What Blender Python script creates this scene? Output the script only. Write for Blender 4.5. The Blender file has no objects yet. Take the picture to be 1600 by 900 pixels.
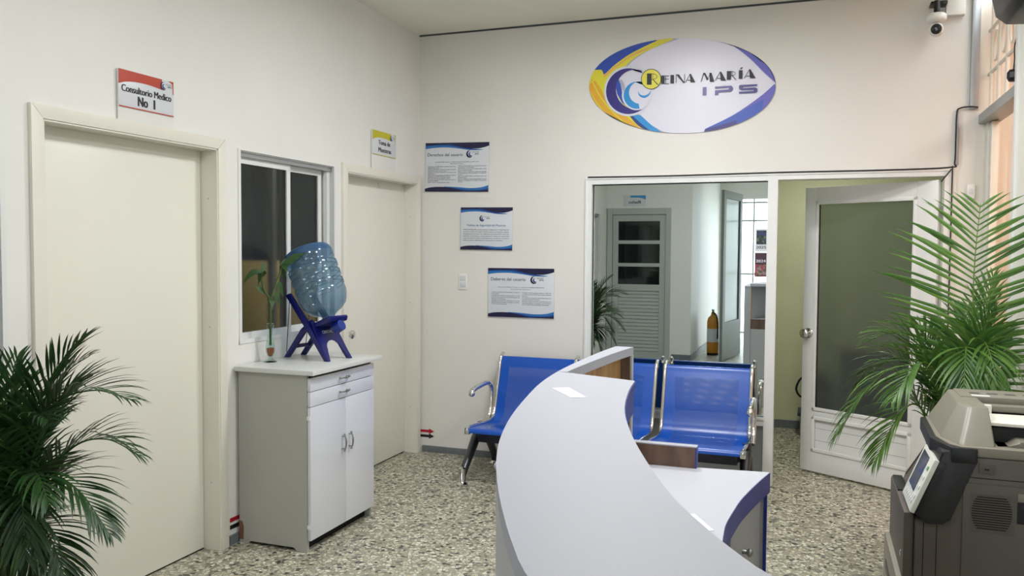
import bpy, bmesh, math, random
from mathutils import Vector, Matrix
from math import sin, cos, tan, pi, radians, sqrt
random.seed(7)
scene = bpy.context.scene
COL = scene.collection

# ------------------------------------------------------------------ camera
F_PX = 1292.6
YAW, PITCH, ROLL = -.3507, -.0445, .0064
cd = bpy.data.cameras.new('camera'); cam = bpy.data.objects.new('camera', cd); COL.objects.link(cam)
Fv = Vector((sin(YAW)*cos(PITCH), cos(YAW)*cos(PITCH), sin(PITCH)))
R0 = Vector((cos(YAW), -sin(YAW), 0)); U0 = R0.cross(Fv)
Rv = R0*cos(ROLL)+U0*sin(ROLL); Uv = -R0*sin(ROLL)+U0*cos(ROLL)
M = Matrix((Rv, Uv, -Fv)).transposed().to_4x4(); M.translation = (2.8426, -5.7059, 1.5449)
cam.matrix_world = M
cd.sensor_fit = 'HORIZONTAL'; cd.sensor_width = 36; cd.lens = F_PX/1600*36; cd.clip_start = .05
scene.camera = cam
scene.view_settings.view_transform = 'Standard'; scene.view_settings.look = 'None'
scene.view_settings.gamma = 1; scene.view_settings.use_curve_mapping = False
scene.view_settings.exposure = 0.62
# ------------------------------------------------------------------ world: overcast daylight outside
w = bpy.data.worlds.new('world'); scene.world = w; w.use_nodes = True
w.node_tree.nodes['Background'].inputs[0].default_value = (.86, .93, 1, 1)
w.node_tree.nodes['Background'].inputs[1].default_value = 7.0

def area_light(name, loc, size, power, color=(1, 1, 1), rot=(0, 0, 0), shape='DISK', sy=None):
    l = bpy.data.lights.new(name, 'AREA'); l.shape = shape; l.size = size
    if sy: l.size_y = sy
    l.energy = power; l.color = color
    o = bpy.data.objects.new(name, l); o.location = loc; o.rotation_euler = rot; COL.objects.link(o); return o
LAMPS = [(1.9, -1.6, 26), (2.9, -2.7, 20), (2.6, -7.6, 8), (1.7, -4.0, 19)]  # last pair added: brighten the mirrored hall, then the left wall and desk
for lx, ly, pw in LAMPS:
    area_light('ceiling_lamp_light', (lx, ly, 3.085), .40, pw, (.965, .985, 1))
area_light('corridor_light', (4.7, -1.5, 2.95), .8, 18, (1, .9, .82))
area_light('office_light', (2.9, 1.0, 2.43), .3, 8.5, (.98, 1, .95))
area_light('sampling_room_fill', (-.36, -.9, 2.45), .25, 12.0, (1, .98, .92))  # added fill, brightens the tan panel behind the frosted panes

# ------------------------------------------------------------------ colour / material helpers
def lin(c):
    c = c/255.0
    return c/12.92 if c <= .04045 else ((c+.055)/1.055)**2.4
def rgb(r, g, b): return (lin(r), lin(g), lin(b), 1)
def mat(name, col, rough=.5, metal=0.0, noise=0.0, nscale=6.0, bump=0.0, bscale=80.0, spec=None, coat=0.0, trans=0.0, ior=None):
    m = bpy.data.materials.new(name); m.use_nodes = True
    nt = m.node_tree; b = nt.nodes['Principled BSDF']
    b.inputs['Base Color'].default_value = col; b.inputs['Roughness'].default_value = rough
    b.inputs['Metallic'].default_value = metal
    if spec is not None: b.inputs['Specular IOR Level'].default_value = spec
    if coat: b.inputs['Coat Weight'].default_value = coat; b.inputs['Coat Roughness'].default_value = .05
    if trans: b.inputs['Transmission Weight'].default_value = trans
    if ior: b.inputs['IOR'].default_value = ior
    tc = nt.nodes.new('ShaderNodeTexCoord')
    if noise:
        n = nt.nodes.new('ShaderNodeTexNoise'); n.inputs['Scale'].default_value = nscale; n.inputs['Detail'].default_value = 5
        nt.links.new(tc.outputs['Object'], n.inputs['Vector'])
        mr = nt.nodes.new('ShaderNodeMapRange'); mr.inputs['From Min'].default_value = .3; mr.inputs['From Max'].default_value = .7
        mr.inputs['To Min'].default_value = 1-noise; mr.inputs['To Max'].default_value = 1+noise*.4
        nt.links.new(n.outputs['Fac'], mr.inputs['Value'])
        mx = nt.nodes.new('ShaderNodeVectorMath'); mx.operation = 'SCALE'; mx.inputs[0].default_value = col[:3]
        nt.links.new(mr.outputs[0], mx.inputs['Scale']); nt.links.new(mx.outputs[0], b.inputs['Base Color'])
    if bump:
        n2 = nt.nodes.new('ShaderNodeTexNoise'); n2.inputs['Scale'].default_value = bscale; n2.inputs['Detail'].default_value = 3
        nt.links.new(tc.outputs['Object'], n2.inputs['Vector'])
        bp_ = nt.nodes.new('ShaderNodeBump'); bp_.inputs['Strength'].default_value = bump; bp_.inputs['Distance'].default_value = .004
        nt.links.new(n2.outputs['Fac'], bp_.inputs['Height']); nt.links.new(bp_.outputs[0], b.inputs['Normal'])
    return m
def emis(name, col, s):
    m = mat(name, col); b = m.node_tree.nodes['Principled BSDF']
    b.inputs['Emission Color'].default_value = col; b.inputs['Emission Strength'].default_value = s; return m

MT = {}
MT['wall'] = mat('wall_paint', rgb(230, 229, 225), .55, noise=.03, nscale=2.2, bump=.12, bscale=45)
MT['wall_back'] = mat('back_wall_paint', rgb(224, 221, 215), .55, noise=.035, nscale=2.0, bump=.1, bscale=45)
MT['ceil'] = mat('ceiling_paint', rgb(236, 234, 220), .8, noise=.03, nscale=3)
MT['olive'] = mat('office_wall_paint', rgb(206, 208, 170), .6, noise=.03)
MT['peach'] = mat('corridor_paint', rgb(232, 190, 152), .6, noise=.04)
MT['doorp'] = mat('door_paint', rgb(230, 228, 217), .32, noise=.02, nscale=1.5)
MT['casing'] = mat('casing_paint', rgb(228, 224, 213), .4, noise=.02)
MT['alu'] = mat('white_aluminium', rgb(226, 227, 226), .3, metal=.0, noise=.02)
MT['alug'] = mat('grey_aluminium', rgb(160, 163, 165), .35, metal=.4)
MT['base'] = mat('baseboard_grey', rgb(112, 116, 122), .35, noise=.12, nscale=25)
MT['black'] = mat('black_plastic', rgb(12, 12, 14), .4)
MT['gap'] = mat('dark_gap', rgb(10, 9, 8), .8)
MT['chrome'] = mat('chrome', rgb(215, 216, 214), .12, metal=1)
MT['steel'] = mat('satin_steel', rgb(150, 152, 152), .32, metal=1)
MT['navy'] = mat('navy_beam', rgb(10, 16, 44), .4)
MT['cabw'] = mat('cabinet_gloss_white', rgb(212, 214, 222), .12, coat=.5)
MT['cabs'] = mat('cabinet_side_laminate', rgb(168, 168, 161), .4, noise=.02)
MT['cabt'] = mat('cabinet_top_laminate', rgb(208, 209, 207), .3)
MT['chip'] = mat('chipboard', rgb(122, 84, 66), .8, noise=.2, nscale=60)
MT['desk'] = mat('desk_laminate', rgb(163, 164, 174), .5, noise=.012, nscale=3, spec=.4)
MT['desklow'] = mat('worktop_laminate', rgb(182, 183, 192), .45, noise=.01)
MT['hdoor'] = mat('dark_grey_door', rgb(118, 124, 121), .45)
MT['gunmetal'] = mat('gunmetal', rgb(88, 90, 94), .35, metal=.9)
MT['deskg'] = mat('desk_front_laminate', rgb(178, 178, 182), .45, noise=.02)
MT['blueband'] = mat('blue_edge_band', rgb(36, 54, 142), .35)
MT['royal'] = mat('royal_blue_plastic', rgb(14, 19, 96), .3)
MT['tapblue'] = mat('tap_blue', rgb(12, 46, 130), .25)
MT['paper'] = mat('paper', rgb(240, 240, 240), .6)
MT['whiteplas'] = mat('white_plastic', rgb(228, 228, 224), .35)
MT['taupe'] = mat('printer_taupe', rgb(84, 77, 70), .45, noise=.02, nscale=20, bump=.05, bscale=600)
MT['taupel'] = mat('printer_light_beige', rgb(126, 120, 107), .42, bump=.05, bscale=600)
MT['taupew'] = mat('printer_tray_cream', rgb(226, 222, 210), .4)
MT['printblk'] = mat('printer_black', rgb(15, 15, 20), .4)
MT['cavity'] = mat('printer_cavity', rgb(14, 14, 18), .6)
MT['panelw'] = mat('panel_cream', rgb(214, 214, 204), .35)
MT['screen'] = mat('screen_glass', rgb(40, 48, 50), .08)
MT['lcdgreen'] = mat('button_green', rgb(90, 170, 110), .4)
MT['cord'] = mat('black_cord', rgb(18, 18, 20), .5)
MT['pot'] = mat('terracotta_pot', rgb(150, 92, 66), .7, noise=.15, nscale=12)
MT['soil'] = mat('potting_soil', rgb(50, 38, 28), .95, noise=.4, nscale=60)
MT['cane'] = mat('palm_cane', rgb(72, 86, 38), .55, noise=.3, nscale=30)
MT['water'] = None
MT['red'] = mat('red_vinyl', rgb(176, 18, 42), .4)
MT['ink'] = mat('black_ink', rgb(18, 18, 24), .5)
MT['inkg'] = mat('grey_ink', rgb(60, 66, 74), .5)
MT['signw'] = mat('sign_white', rgb(212, 215, 221), .3)
MT['signl'] = mat('sign_lavender', rgb(216, 214, 228), .35)
MT['pnavy'] = mat('poster_navy', rgb(24, 22, 62), .4)
MT['pblue'] = mat('poster_blue', rgb(38, 108, 176), .4)
MT['pmid'] = mat('poster_mid_blue', rgb(24, 60, 128), .4)
MT['ptitle'] = mat('poster_title_blue', rgb(60, 104, 150), .5)
MT['cyan'] = mat('logo_cyan', rgb(36, 140, 206), .35)
MT['royl'] = mat('logo_royal', rgb(44, 76, 172), .35)
MT['purp'] = mat('logo_purple', rgb(50, 40, 122), .35)
MT['viol'] = mat('logo_violet', rgb(88, 84, 178), .35)
MT['yel'] = mat('logo_yellow', rgb(222, 212, 58), .35)
MT['gold'] = mat('logo_gold', rgb(222, 168, 52), .35)
MT['oran'] = mat('logo_orange', rgb(226, 172, 100), .35)
MT['lgrey'] = mat('logo_grey', rgb(170, 170, 188), .35)
MT['ored'] = mat('sign_orange_red', rgb(182, 58, 36), .35)
MT['ylime'] = mat('sign_lime', rgb(196, 188, 30), .35)
MT['skyb'] = mat('sign_sky', rgb(60, 150, 210), .35)
MT['extin'] = mat('extinguisher_yellow', rgb(196, 134, 44), .4)
MT['greydoor'] = mat('grey_metal_door', rgb(176, 180, 176), .45)
MT['tan'] = mat('tan_board', rgb(226, 200, 136), .7, noise=.05)
MT['wood'] = None

def wood(name, c1, c2, sc=3.0, rough=.5, rot=0.0):
    m = mat(name, c1, rough); nt = m.node_tree; b = nt.nodes['Principled BSDF']
    tc = nt.nodes['Texture Coordinate']; mp = nt.nodes.new('ShaderNodeMapping'); mp.inputs['Scale'].default_value = (sc*6, sc*6, sc)
    mp.inputs['Rotation'].default_value = (0, 0, rot)
    n = nt.nodes.new('ShaderNodeTexNoise'); n.inputs['Scale'].default_value = 3; n.inputs['Detail'].default_value = 6; n.inputs['Distortion'].default_value = .6
    r = nt.nodes.new('ShaderNodeValToRGB'); r.color_ramp.elements[0].position = .35; r.color_ramp.elements[1].position = .65
    r.color_ramp.elements[0].color = c1; r.color_ramp.elements[1].color = c2
    nt.links.new(tc.outputs['Object'], mp.inputs[0]); nt.links.new(mp.outputs[0], n.inputs['Vector'])
    nt.links.new(n.outputs['Fac'], r.inputs[0]); nt.links.new(r.outputs[0], b.inputs['Base Color']); return m
MT['wood'] = wood('bare_wood_board', rgb(188, 148, 98), rgb(160, 118, 72), 1.2)
MT['dwood'] = wood('brown_laminate', rgb(116, 92, 76), rgb(92, 72, 60), 1.5, .35)

def terrazzo():
    m = bpy.data.materials.new('terrazzo'); m.use_nodes = True; nt = m.node_tree; b = nt.nodes['Principled BSDF']
    tc = nt.nodes.new('ShaderNodeTexCoord')
    nz = nt.nodes.new('ShaderNodeTexNoise'); nz.inputs['Scale'].default_value = 30; nz.inputs['Detail'].default_value = 2
    nt.links.new(tc.outputs['Object'], nz.inputs['Vector'])
    mix = nt.nodes.new('ShaderNodeVectorMath'); mix.operation = 'MULTIPLY_ADD'; mix.inputs[1].default_value = (.03, .03, .03)
    nt.links.new(nz.outputs['Color'], mix.inputs[0]); nt.links.new(tc.outputs['Object'], mix.inputs[2])
    def vor(scale, feat):
        v = nt.nodes.new('ShaderNodeTexVoronoi'); v.feature = feat; v.inputs['Scale'].default_value = scale
        nt.links.new(mix.outputs[0], v.inputs['Vector']); return v
    a = vor(46, 'F1'); e = vor(46, 'DISTANCE_TO_EDGE')
    ramp = nt.nodes.new('ShaderNodeValToRGB'); cr = ramp.color_ramp; cr.interpolation = 'CONSTANT'
    cols = [(0, rgb(197, 192, 170)), (.2, rgb(164, 158, 138)), (.36, rgb(212, 208, 190)), (.5, rgb(150, 144, 124)),
            (.62, rgb(183, 176, 150)), (.76, rgb(112, 110, 100)), (.85, rgb(190, 186, 170)), (.93, rgb(66, 66, 64))]
    cr.elements[0].position = 0; cr.elements[0].color = cols[0][1]; cr.elements[1].position = .2; cr.elements[1].color = cols[1][1]
    for p, c in cols[2:]:
        el = cr.elements.new(p); el.color = c
    sx = nt.nodes.new('ShaderNodeSeparateColor'); nt.links.new(a.outputs['Color'], sx.inputs[0]); nt.links.new(sx.outputs[0], ramp.inputs[0])
    er = nt.nodes.new('ShaderNodeMapRange'); er.inputs['From Min'].default_value = .05; er.inputs['From Max'].default_value = .14
    nt.links.new(e.outputs['Distance'], er.inputs['Value'])
    mm = nt.nodes.new('ShaderNodeMix'); mm.data_type = 'RGBA'; mm.inputs[6].default_value = rgb(138, 136, 122)
    nt.links.new(er.outputs[0], mm.inputs[0]); nt.links.new(ramp.outputs[0], mm.inputs[7])
    # second sparser layer of dark chips
    a2 = vor(30, 'F1'); s2 = nt.nodes.new('ShaderNodeSeparateColor'); nt.links.new(a2.outputs['Color'], s2.inputs[0])
    g = nt.nodes.new('ShaderNodeMath'); g.operation = 'GREATER_THAN'; g.inputs[1].default_value = .8; nt.links.new(s2.outputs[1], g.inputs[0])
    g2 = nt.nodes.new('ShaderNodeMath'); g2.operation = 'LESS_THAN'; g2.inputs[1].default_value = .28; nt.links.new(a2.outputs['Distance'], g2.inputs[0])
    g3 = nt.nodes.new('ShaderNodeMath'); g3.operation = 'MULTIPLY'; nt.links.new(g.outputs[0], g3.inputs[0]); nt.links.new(g2.outputs[0], g3.inputs[1])
    m2 = nt.nodes.new('ShaderNodeMix'); m2.data_type = 'RGBA'; m2.inputs[7].default_value = rgb(52, 52, 50)
    nt.links.new(g3.outputs[0], m2.inputs[0]); nt.links.new(mm.outputs[2], m2.inputs[6])
    nt.links.new(m2.outputs[2], b.inputs['Base Color']); b.inputs['Roughness'].default_value = .42
    return m
MT['terrazzo'] = terrazzo()

def perforated():
    m = mat('perforated_blue_steel', rgb(18, 78, 174), .27); nt = m.node_tree; b = nt.nodes['Principled BSDF']
    N = nt.nodes.new; L = nt.links.new
    uv = N('ShaderNodeUVMap'); uv.uv_map = 'UVMap'; s = N('ShaderNodeSeparateXYZ'); L(uv.outputs[0], s.inputs[0])
    def mth(op, a, b_=None, c=None):
        n = N('ShaderNodeMath'); n.operation = op
        for i, x in enumerate((a, b_, c)):
            if x is None: continue
            if isinstance(x, (int, float)): n.inputs[i].default_value = x
            else: L(x, n.inputs[i])
        return n.outputs[0]
    P = .0092; Q = P*1.732
    def dist(off):
        u = mth('FRACT', mth('ADD', mth('DIVIDE', s.outputs[0], P), off)); v = mth('FRACT', mth('ADD', mth('DIVIDE', s.outputs[1], Q), off))
        du = mth('MULTIPLY', mth('SUBTRACT', u, .5), P); dv = mth('MULTIPLY', mth('SUBTRACT', v, .5), Q)
        return mth('SQRT', mth('ADD', mth('MULTIPLY', du, du), mth('MULTIPLY', dv, dv)))
    d = mth('MINIMUM', dist(0.0), dist(.5)); hole = mth('LESS_THAN', d, .0021)
    for (o, lo, hi) in ((s.outputs[0], .065, .475), (s.outputs[1], .12, .86)):
        hole = mth('MULTIPLY', hole, mth('GREATER_THAN', o, lo)); hole = mth('MULTIPLY', hole, mth('LESS_THAN', o, hi))
    t = N('ShaderNodeBsdfTransparent'); mx = N('ShaderNodeMixShader')
    L(hole, mx.inputs[0]); L(b.outputs[0], mx.inputs[1]); L(t.outputs[0], mx.inputs[2]); L(mx.outputs[0], nt.nodes['Material Output'].inputs[0])
    return m
MT['perf'] = perforated()

def mirror_glass(name, gl, tr, fac, rough=0.0):
    m = bpy.data.materials.new(name); m.use_nodes = True; nt = m.node_tree
    g = nt.nodes.new('ShaderNodeBsdfGlossy'); g.inputs[0].default_value = gl; g.inputs['Roughness'].default_value = rough
    t = nt.nodes.new('ShaderNodeBsdfTransparent'); t.inputs[0].default_value = tr
    x = nt.nodes.new('ShaderNodeMixShader'); x.inputs[0].default_value = fac
    nt.links.new(t.outputs[0], x.inputs[1]); nt.links.new(g.outputs[0], x.inputs[2]); nt.links.new(x.outputs[0], nt.nodes['Material Output'].inputs[0])
    return m
MT['mirror'] = mirror_glass('reflective_tinted_glass', (.88, .96, .94, 1), (.2, .25, .22, 1), .76)
MT['darkglass'] = mat('dark_reflective_glass', rgb(22, 26, 28), .06, spec=.7)

def frosted(name, col, rough, fac=.5, base=(.05, .055, .05, 1)):
    m = bpy.data.materials.new(name); m.use_nodes = True; nt = m.node_tree
    b = nt.nodes['Principled BSDF']; b.inputs['Base Color'].default_value = base; b.inputs['Roughness'].default_value = .12
    r = nt.nodes.new('ShaderNodeBsdfRefraction'); r.inputs[0].default_value = col; r.inputs['Roughness'].default_value = rough; r.inputs['IOR'].default_value = 1.12
    x = nt.nodes.new('ShaderNodeMixShader'); x.inputs[0].default_value = fac
    nt.links.new(b.outputs[0], x.inputs[1]); nt.links.new(r.outputs[0], x.inputs[2]); nt.links.new(x.outputs[0], nt.nodes['Material Output'].inputs[0])
    return m
MT['frost_door'] = frosted('frosted_door_glass', (.8, .84, .78, 1), .38, .6, (.11, .125, .115, 1))
MT['frost_win'] = frosted('frosted_window_glass', (.75, .78, .76, 1), .22, .6, (.015, .018, .02, 1))
def thinplastic(name, tint, refl=.10):
    m = bpy.data.materials.new(name); m.use_nodes = True; nt = m.node_tree
    g = nt.nodes.new('ShaderNodeBsdfGlossy'); g.inputs['Roughness'].default_value = .12
    t = nt.nodes.new('ShaderNodeBsdfTransparent'); t.inputs[0].default_value = tint
    lw = nt.nodes.new('ShaderNodeLayerWeight'); lw.inputs[0].default_value = .5
    pw_ = nt.nodes.new('ShaderNodeMath'); pw_.operation = 'POWER'; pw_.inputs[1].default_value = 4; nt.links.new(lw.outputs['Facing'], pw_.inputs[0])
    ma = nt.nodes.new('ShaderNodeMath'); ma.operation = 'MULTIPLY_ADD'; ma.inputs[1].default_value = .7; ma.inputs[2].default_value = .06; nt.links.new(pw_.outputs[0], ma.inputs[0])
    x = nt.nodes.new('ShaderNodeMixShader'); nt.links.new(ma.outputs[0], x.inputs[0])
    nt.links.new(t.outputs[0], x.inputs[1]); nt.links.new(g.outputs[0], x.inputs[2])
    d = nt.nodes.new('ShaderNodeBsdfDiffuse'); d.inputs[0].default_value = (tint[0]*.55, tint[1]*.75, tint[2]*.9, 1)
    y = nt.nodes.new('ShaderNodeMixShader'); y.inputs[0].default_value = refl
    nt.links.new(x.outputs[0], y.inputs[1]); nt.links.new(d.outputs[0], y.inputs[2]); nt.links.new(y.outputs[0], nt.nodes['Material Output'].inputs[0]); return m
MT['bottle'] = thinplastic('blue_bottle_plastic', (.52, .64, .72, 1), .16)
MT['bottlebase'] = thinplastic('blue_bottle_base', (.22, .36, .58, 1), .30)
MT['waterm'] = mat('water', (.90, .96, .98, 1), .0, trans=1, ior=1.2)
MT['vaseg'] = mat('vase_glass', (.82, .95, .9, 1), .02, trans=1, ior=1.25)
MT['pebble'] = mat('orange_gravel', rgb(190, 92, 52), .5, noise=.5, nscale=220)

def leafmat(name, c1, c2, sc=14, rough=.4):
    m = mat(name, c1, rough); nt = m.node_tree; b = nt.nodes['Principled BSDF']
    at = nt.nodes.new('ShaderNodeAttribute'); at.attribute_name = 'tint'
    r = nt.nodes.new('ShaderNodeMix'); r.data_type = 'RGBA'; r.inputs[6].default_value = c1; r.inputs[7].default_value = c2
    nt.links.new(at.outputs['Fac'], r.inputs[0]); nt.links.new(r.outputs[2], b.inputs['Base Color'])
    tr = nt.nodes.new('ShaderNodeBsdfTranslucent'); nt.links.new(r.outputs[2], tr.inputs[0])
    x = nt.nodes.new('ShaderNodeMixShader'); x.inputs[0].default_value = .22
    nt.links.new(b.outputs[0], x.inputs[1]); nt.links.new(tr.outputs[0], x.inputs[2]); nt.links.new(x.outputs[0], nt.nodes['Material Output'].inputs[0])
    return m
MT['leafd'] = leafmat('palm_leaf_dark', rgb(22, 54, 26), rgb(58, 96, 40))
MT['leafl'] = leafmat('palm_leaf_green', rgb(44, 88, 34), rgb(112, 148, 58))
MT['bamleaf'] = leafmat('bamboo_leaf', rgb(26, 60, 24), rgb(58, 96, 42))

# ------------------------------------------------------------------ mesh helpers
class MB:
    def __init__(s): s.bm = bmesh.new()
    def box(s, a, b, bev=0.0):
        a, b = Vector(a), Vector(b); lo = Vector([min(a[i], b[i]) for i in range(3)]); hi = Vector([max(a[i], b[i]) for i in range(3)])
        r = bmesh.ops.create_cube(s.bm, size=1); vs = r['verts']
        for v in vs: v.co = Vector([(v.co[i]+.5)*(hi[i]-lo[i])+lo[i] for i in range(3)])
        if bev:
            es = list({e for v in vs for e in v.link_edges}); bmesh.ops.bevel(s.bm, geom=es, offset=bev, segments=2, affect='EDGES', profile=.6)
        return s
    def prism(s, pts, axis, d0, d1, bev=0.0):
        """pts 2D outline; axis 'x': (y,z), 'y': (x,z), 'z': (x,y)"""
        def mk(p, d):
            return Vector((d, p[0], p[1])) if axis == 'x' else Vector((p[0], d, p[1])) if axis == 'y' else Vector((p[0], p[1], d))
        A = [s.bm.verts.new(mk(p, d0)) for p in pts]; B = [s.bm.verts.new(mk(p, d1)) for p in pts]
        n = len(pts); fs = [s.bm.faces.new(A), s.bm.faces.new(B[::-1])]
        for i in range(n): fs.append(s.bm.faces.new((A[i], B[i], B[(i+1) % n], A[(i+1) % n])))
        if bev:
            es = [e for v in A+B for e in v.link_edges]
            bmesh.ops.bevel(s.bm, geom=list(set(es)), offset=bev, segments=2, affect='EDGES', profile=.6)
        return s
    def cyl(s, p0, p1, r0, r1=None, seg=20, caps=True):
        return s.tube([p0, p1], [r0, r0 if r1 is None else r1], seg, caps)
    def tube(s, pts, rad, seg=12, caps=True, closed=False, flat=1.0, up=None):
        pts = [Vector(p) for p in pts]; n = len(pts)
        if not isinstance(rad, (list, tuple)): rad = [rad]*n
        rings = []; prev = None
        for i, p in enumerate(pts):
            if closed: t = pts[(i+1) % n]-pts[i-1]
            else: t = pts[min(i+1, n-1)]-pts[max(i-1, 0)]
            t = t.normalized()
            if prev is None:
                a = up and Vector(up) or (Vector((0, 0, 1)) if abs(t.z) < .9 else Vector((1, 0, 0)))
                nx = t.cross(a).normalized()
            else: nx = (prev-t*prev.dot(t)).normalized()
            prev = nx; ny = t.cross(nx)
            rings.append([s.bm.verts.new(p+(nx*cos(2*pi*k/seg)+ny*sin(2*pi*k/seg)*flat)*rad[i]) for k in range(seg)])
        m = n if closed else n-1
        for i in range(m):
            a, b = rings[i], rings[(i+1) % n]
            for k in range(seg): s.bm.faces.new((a[k], a[(k+1) % seg], b[(k+1) % seg], b[k]))
        if caps and not closed: s.bm.faces.new(rings[0][::-1]); s.bm.faces.new(rings[-1])
        return s
    def lathe(s, prof, origin=(0, 0, 0), axis=(0, 0, 1), seg=32):
        o = Vector(origin); z = Vector(axis).normalized(); a = Vector((1, 0, 0)) if abs(z.x) < .9 else Vector((0, 1, 0))
        x = (a-z*a.dot(z)).normalized(); y = z.cross(x); rings = []
        for r, h in prof:
            if r < 1e-6: rings.append([s.bm.verts.new(o+z*h)])
            else: rings.append([s.bm.verts.new(o+z*h+(x*cos(2*pi*k/seg)+y*sin(2*pi*k/seg))*r) for k in range(seg)])
        for a_, b_ in zip(rings, rings[1:]):
            for k in range(seg):
                k2 = (k+1) % seg
                if len(a_) == 1 and len(b_) == 1: break
                if len(a_) == 1: s.bm.faces.new((a_[0], b_[k2], b_[k]))
                elif len(b_) == 1: s.bm.faces.new((a_[k], a_[k2], b_[0]))
                else: s.bm.faces.new((a_[k], a_[k2], b_[k2], b_[k]))
        return s
    def ball(s, c, r, sc=(1, 1, 1)):
        rr = bmesh.ops.create_uvsphere(s.bm, u_segments=18, v_segments=12, radius=r)
        for v in rr['verts']: v.co = Vector((v.co[i]*sc[i] for i in range(3)))+Vector(c)
        return s
    def build(s, name, m, parent=None, smooth=None, loc=None, recalc=True):
        if recalc: bmesh.ops.recalc_face_normals(s.bm, faces=s.bm.faces)
        me = bpy.data.meshes.new(name); s.bm.to_mesh(me); s.bm.free(); me.materials.append(MT[m] if isinstance(m, str) else m)
        if smooth is not None:
            for p in me.polygons: p.use_smooth = True
            try: me.set_sharp_from_angle(angle=radians(smooth))
            except Exception: pass
        o = bpy.data.objects.new(name, me); COL.objects.link(o)
        if parent is not None: o.parent = parent; o.matrix_parent_inverse = Matrix.Identity(4)
        if loc: o.location = loc
        return o
def B(name, a, b, m, parent=None, bev=0.0): return MB().box(a, b, bev).build(name, m, parent, 35 if bev else None)

def empty(name, loc=(0, 0, 0), rz=0.0, label=None, cat=None, group=None, kind=None):
    o = bpy.data.objects.new(name, None); COL.objects.link(o); o.location = loc; o.rotation_euler = (0, 0, rz)
    tag(o, label, cat, group, kind); return o
def tag(o, label=None, cat=None, group=None, kind=None):
    if label: o['label'] = label
    if cat: o['category'] = cat
    if group: o['group'] = group
    if kind: o['kind'] = kind
    return o
def ST(o): o['kind'] = 'structure'; return o
def copy_tree(o, parent=None):
    kids = [c for c in COL.objects if c.parent == o]
    c = o.copy(); COL.objects.link(c)
    if parent is not None: c.parent = parent
    for k in kids: copy_tree(k, c)
    return c

def catmull(pts, n=8):
    P = [Vector(p) for p in pts]; P = [P[0]*2-P[1]]+P+[P[-1]*2-P[-2]]; out = []
    for i in range(1, len(P)-2):
        for k in range(n):
            t = k/n; a, b, c, d = P[i-1:i+3]
            out.append(.5*((2*b)+(c-a)*t+(2*a-5*b+4*c-d)*t*t+(3*b-a-3*c+d)*t**3))
    out.append(P[-2]); return out

def flat_on(frame, polys, name, m, parent, off=0.0, th=.0004):
    """thin printed shapes on a plane. frame=(origin, right, up); polys list of 2D outlines"""
    o, r, u = [Vector(v) for v in frame]; n = r.cross(u).normalized(); bm = bmesh.new()
    for poly in polys:
        vs = [bm.verts.new(o+r*p[0]+u*p[1]+n*off) for p in poly]
        try: f = bm.faces.new(vs)
        except Exception: continue
        f.normal_update()
        if f.normal.dot(n) < 0: f.normal_flip()
    bmesh.ops.triangulate(bm, faces=bm.faces[:])
    me = bpy.data.meshes.new(name); bm.to_mesh(me); bm.free(); me.materials.append(MT[m])
    ob = bpy.data.objects.new(name, me); COL.objects.link(ob)
    if parent is not None: ob.parent = parent
    return ob

def text_polys_obj(lines, frame, m, parent, name='lettering', off=.0008):
    """lines: (string, x, y, height, width|None, align, bold[, shear]) laid out on a plane; ONE mesh of lettering"""
    o, r, u = [Vector(v) for v in frame]; n = r.cross(u).normalized(); bm = bmesh.new()
    for L_ in lines:
        s_, x, y, h, wd, al, bold = L_[:7]
        cu = bpy.data.curves.new('text', 'FONT'); cu.body = s_; cu.size = 1; cu.offset = 0; cu.resolution_u = 3
        to = bpy.data.objects.new('text', cu); COL.objects.link(to)
        dg = bpy.context.evaluated_depsgraph_get(); dg.update()
        me = bpy.data.meshes.new_from_object(to.evaluated_get(dg))
        bpy.data.objects.remove(to); bpy.data.curves.remove(cu)
        if not me.vertices: continue
        xs = [v.co.x for v in me.vertices]; x0, x1 = min(xs), max(xs)
        sy = h/.72; sx = sy if wd is None else wd/max(1e-6, x1-x0); W = (x1-x0)*sx
        ox = x-(0 if al == 'L' else W/2 if al == 'C' else W)
        for q_ in ((-1, 0, 1) if bold > .015 else (0,)):   # heavier weight: strokes widened sideways
            vs = [bm.verts.new(o+r*(ox+(v.co.x-x0)*sx+q_*bold*h*1.3)+u*(y+v.co.y*sy)+n*(off+q_*.00002)) for v in me.vertices]
            for p in me.polygons:
                try: bm.faces.new([vs[i] for i in p.vertices])
                except Exception: pass
        bpy.data.meshes.remove(me)
    for f in bm.faces:
        f.normal_update()
        if f.normal.dot(n) < 0: f.normal_flip()
    me = bpy.data.meshes.new(name); bm.to_mesh(me); bm.free(); me.materials.append(MT[m])
    ob = bpy.data.objects.new(name, me); COL.objects.link(ob)
    if parent is not None: ob.parent = parent
    return ob

# ================================================================== STRUCTURE
H = 3.17
ST(B('floor', (-1.8, -10, -.1), (5.4, 2.1, 0), 'terrazzo'))
ST(B('ceiling', (-.12, -9.6, H), (3.75, 0, H+.12), 'ceil'))
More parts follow.
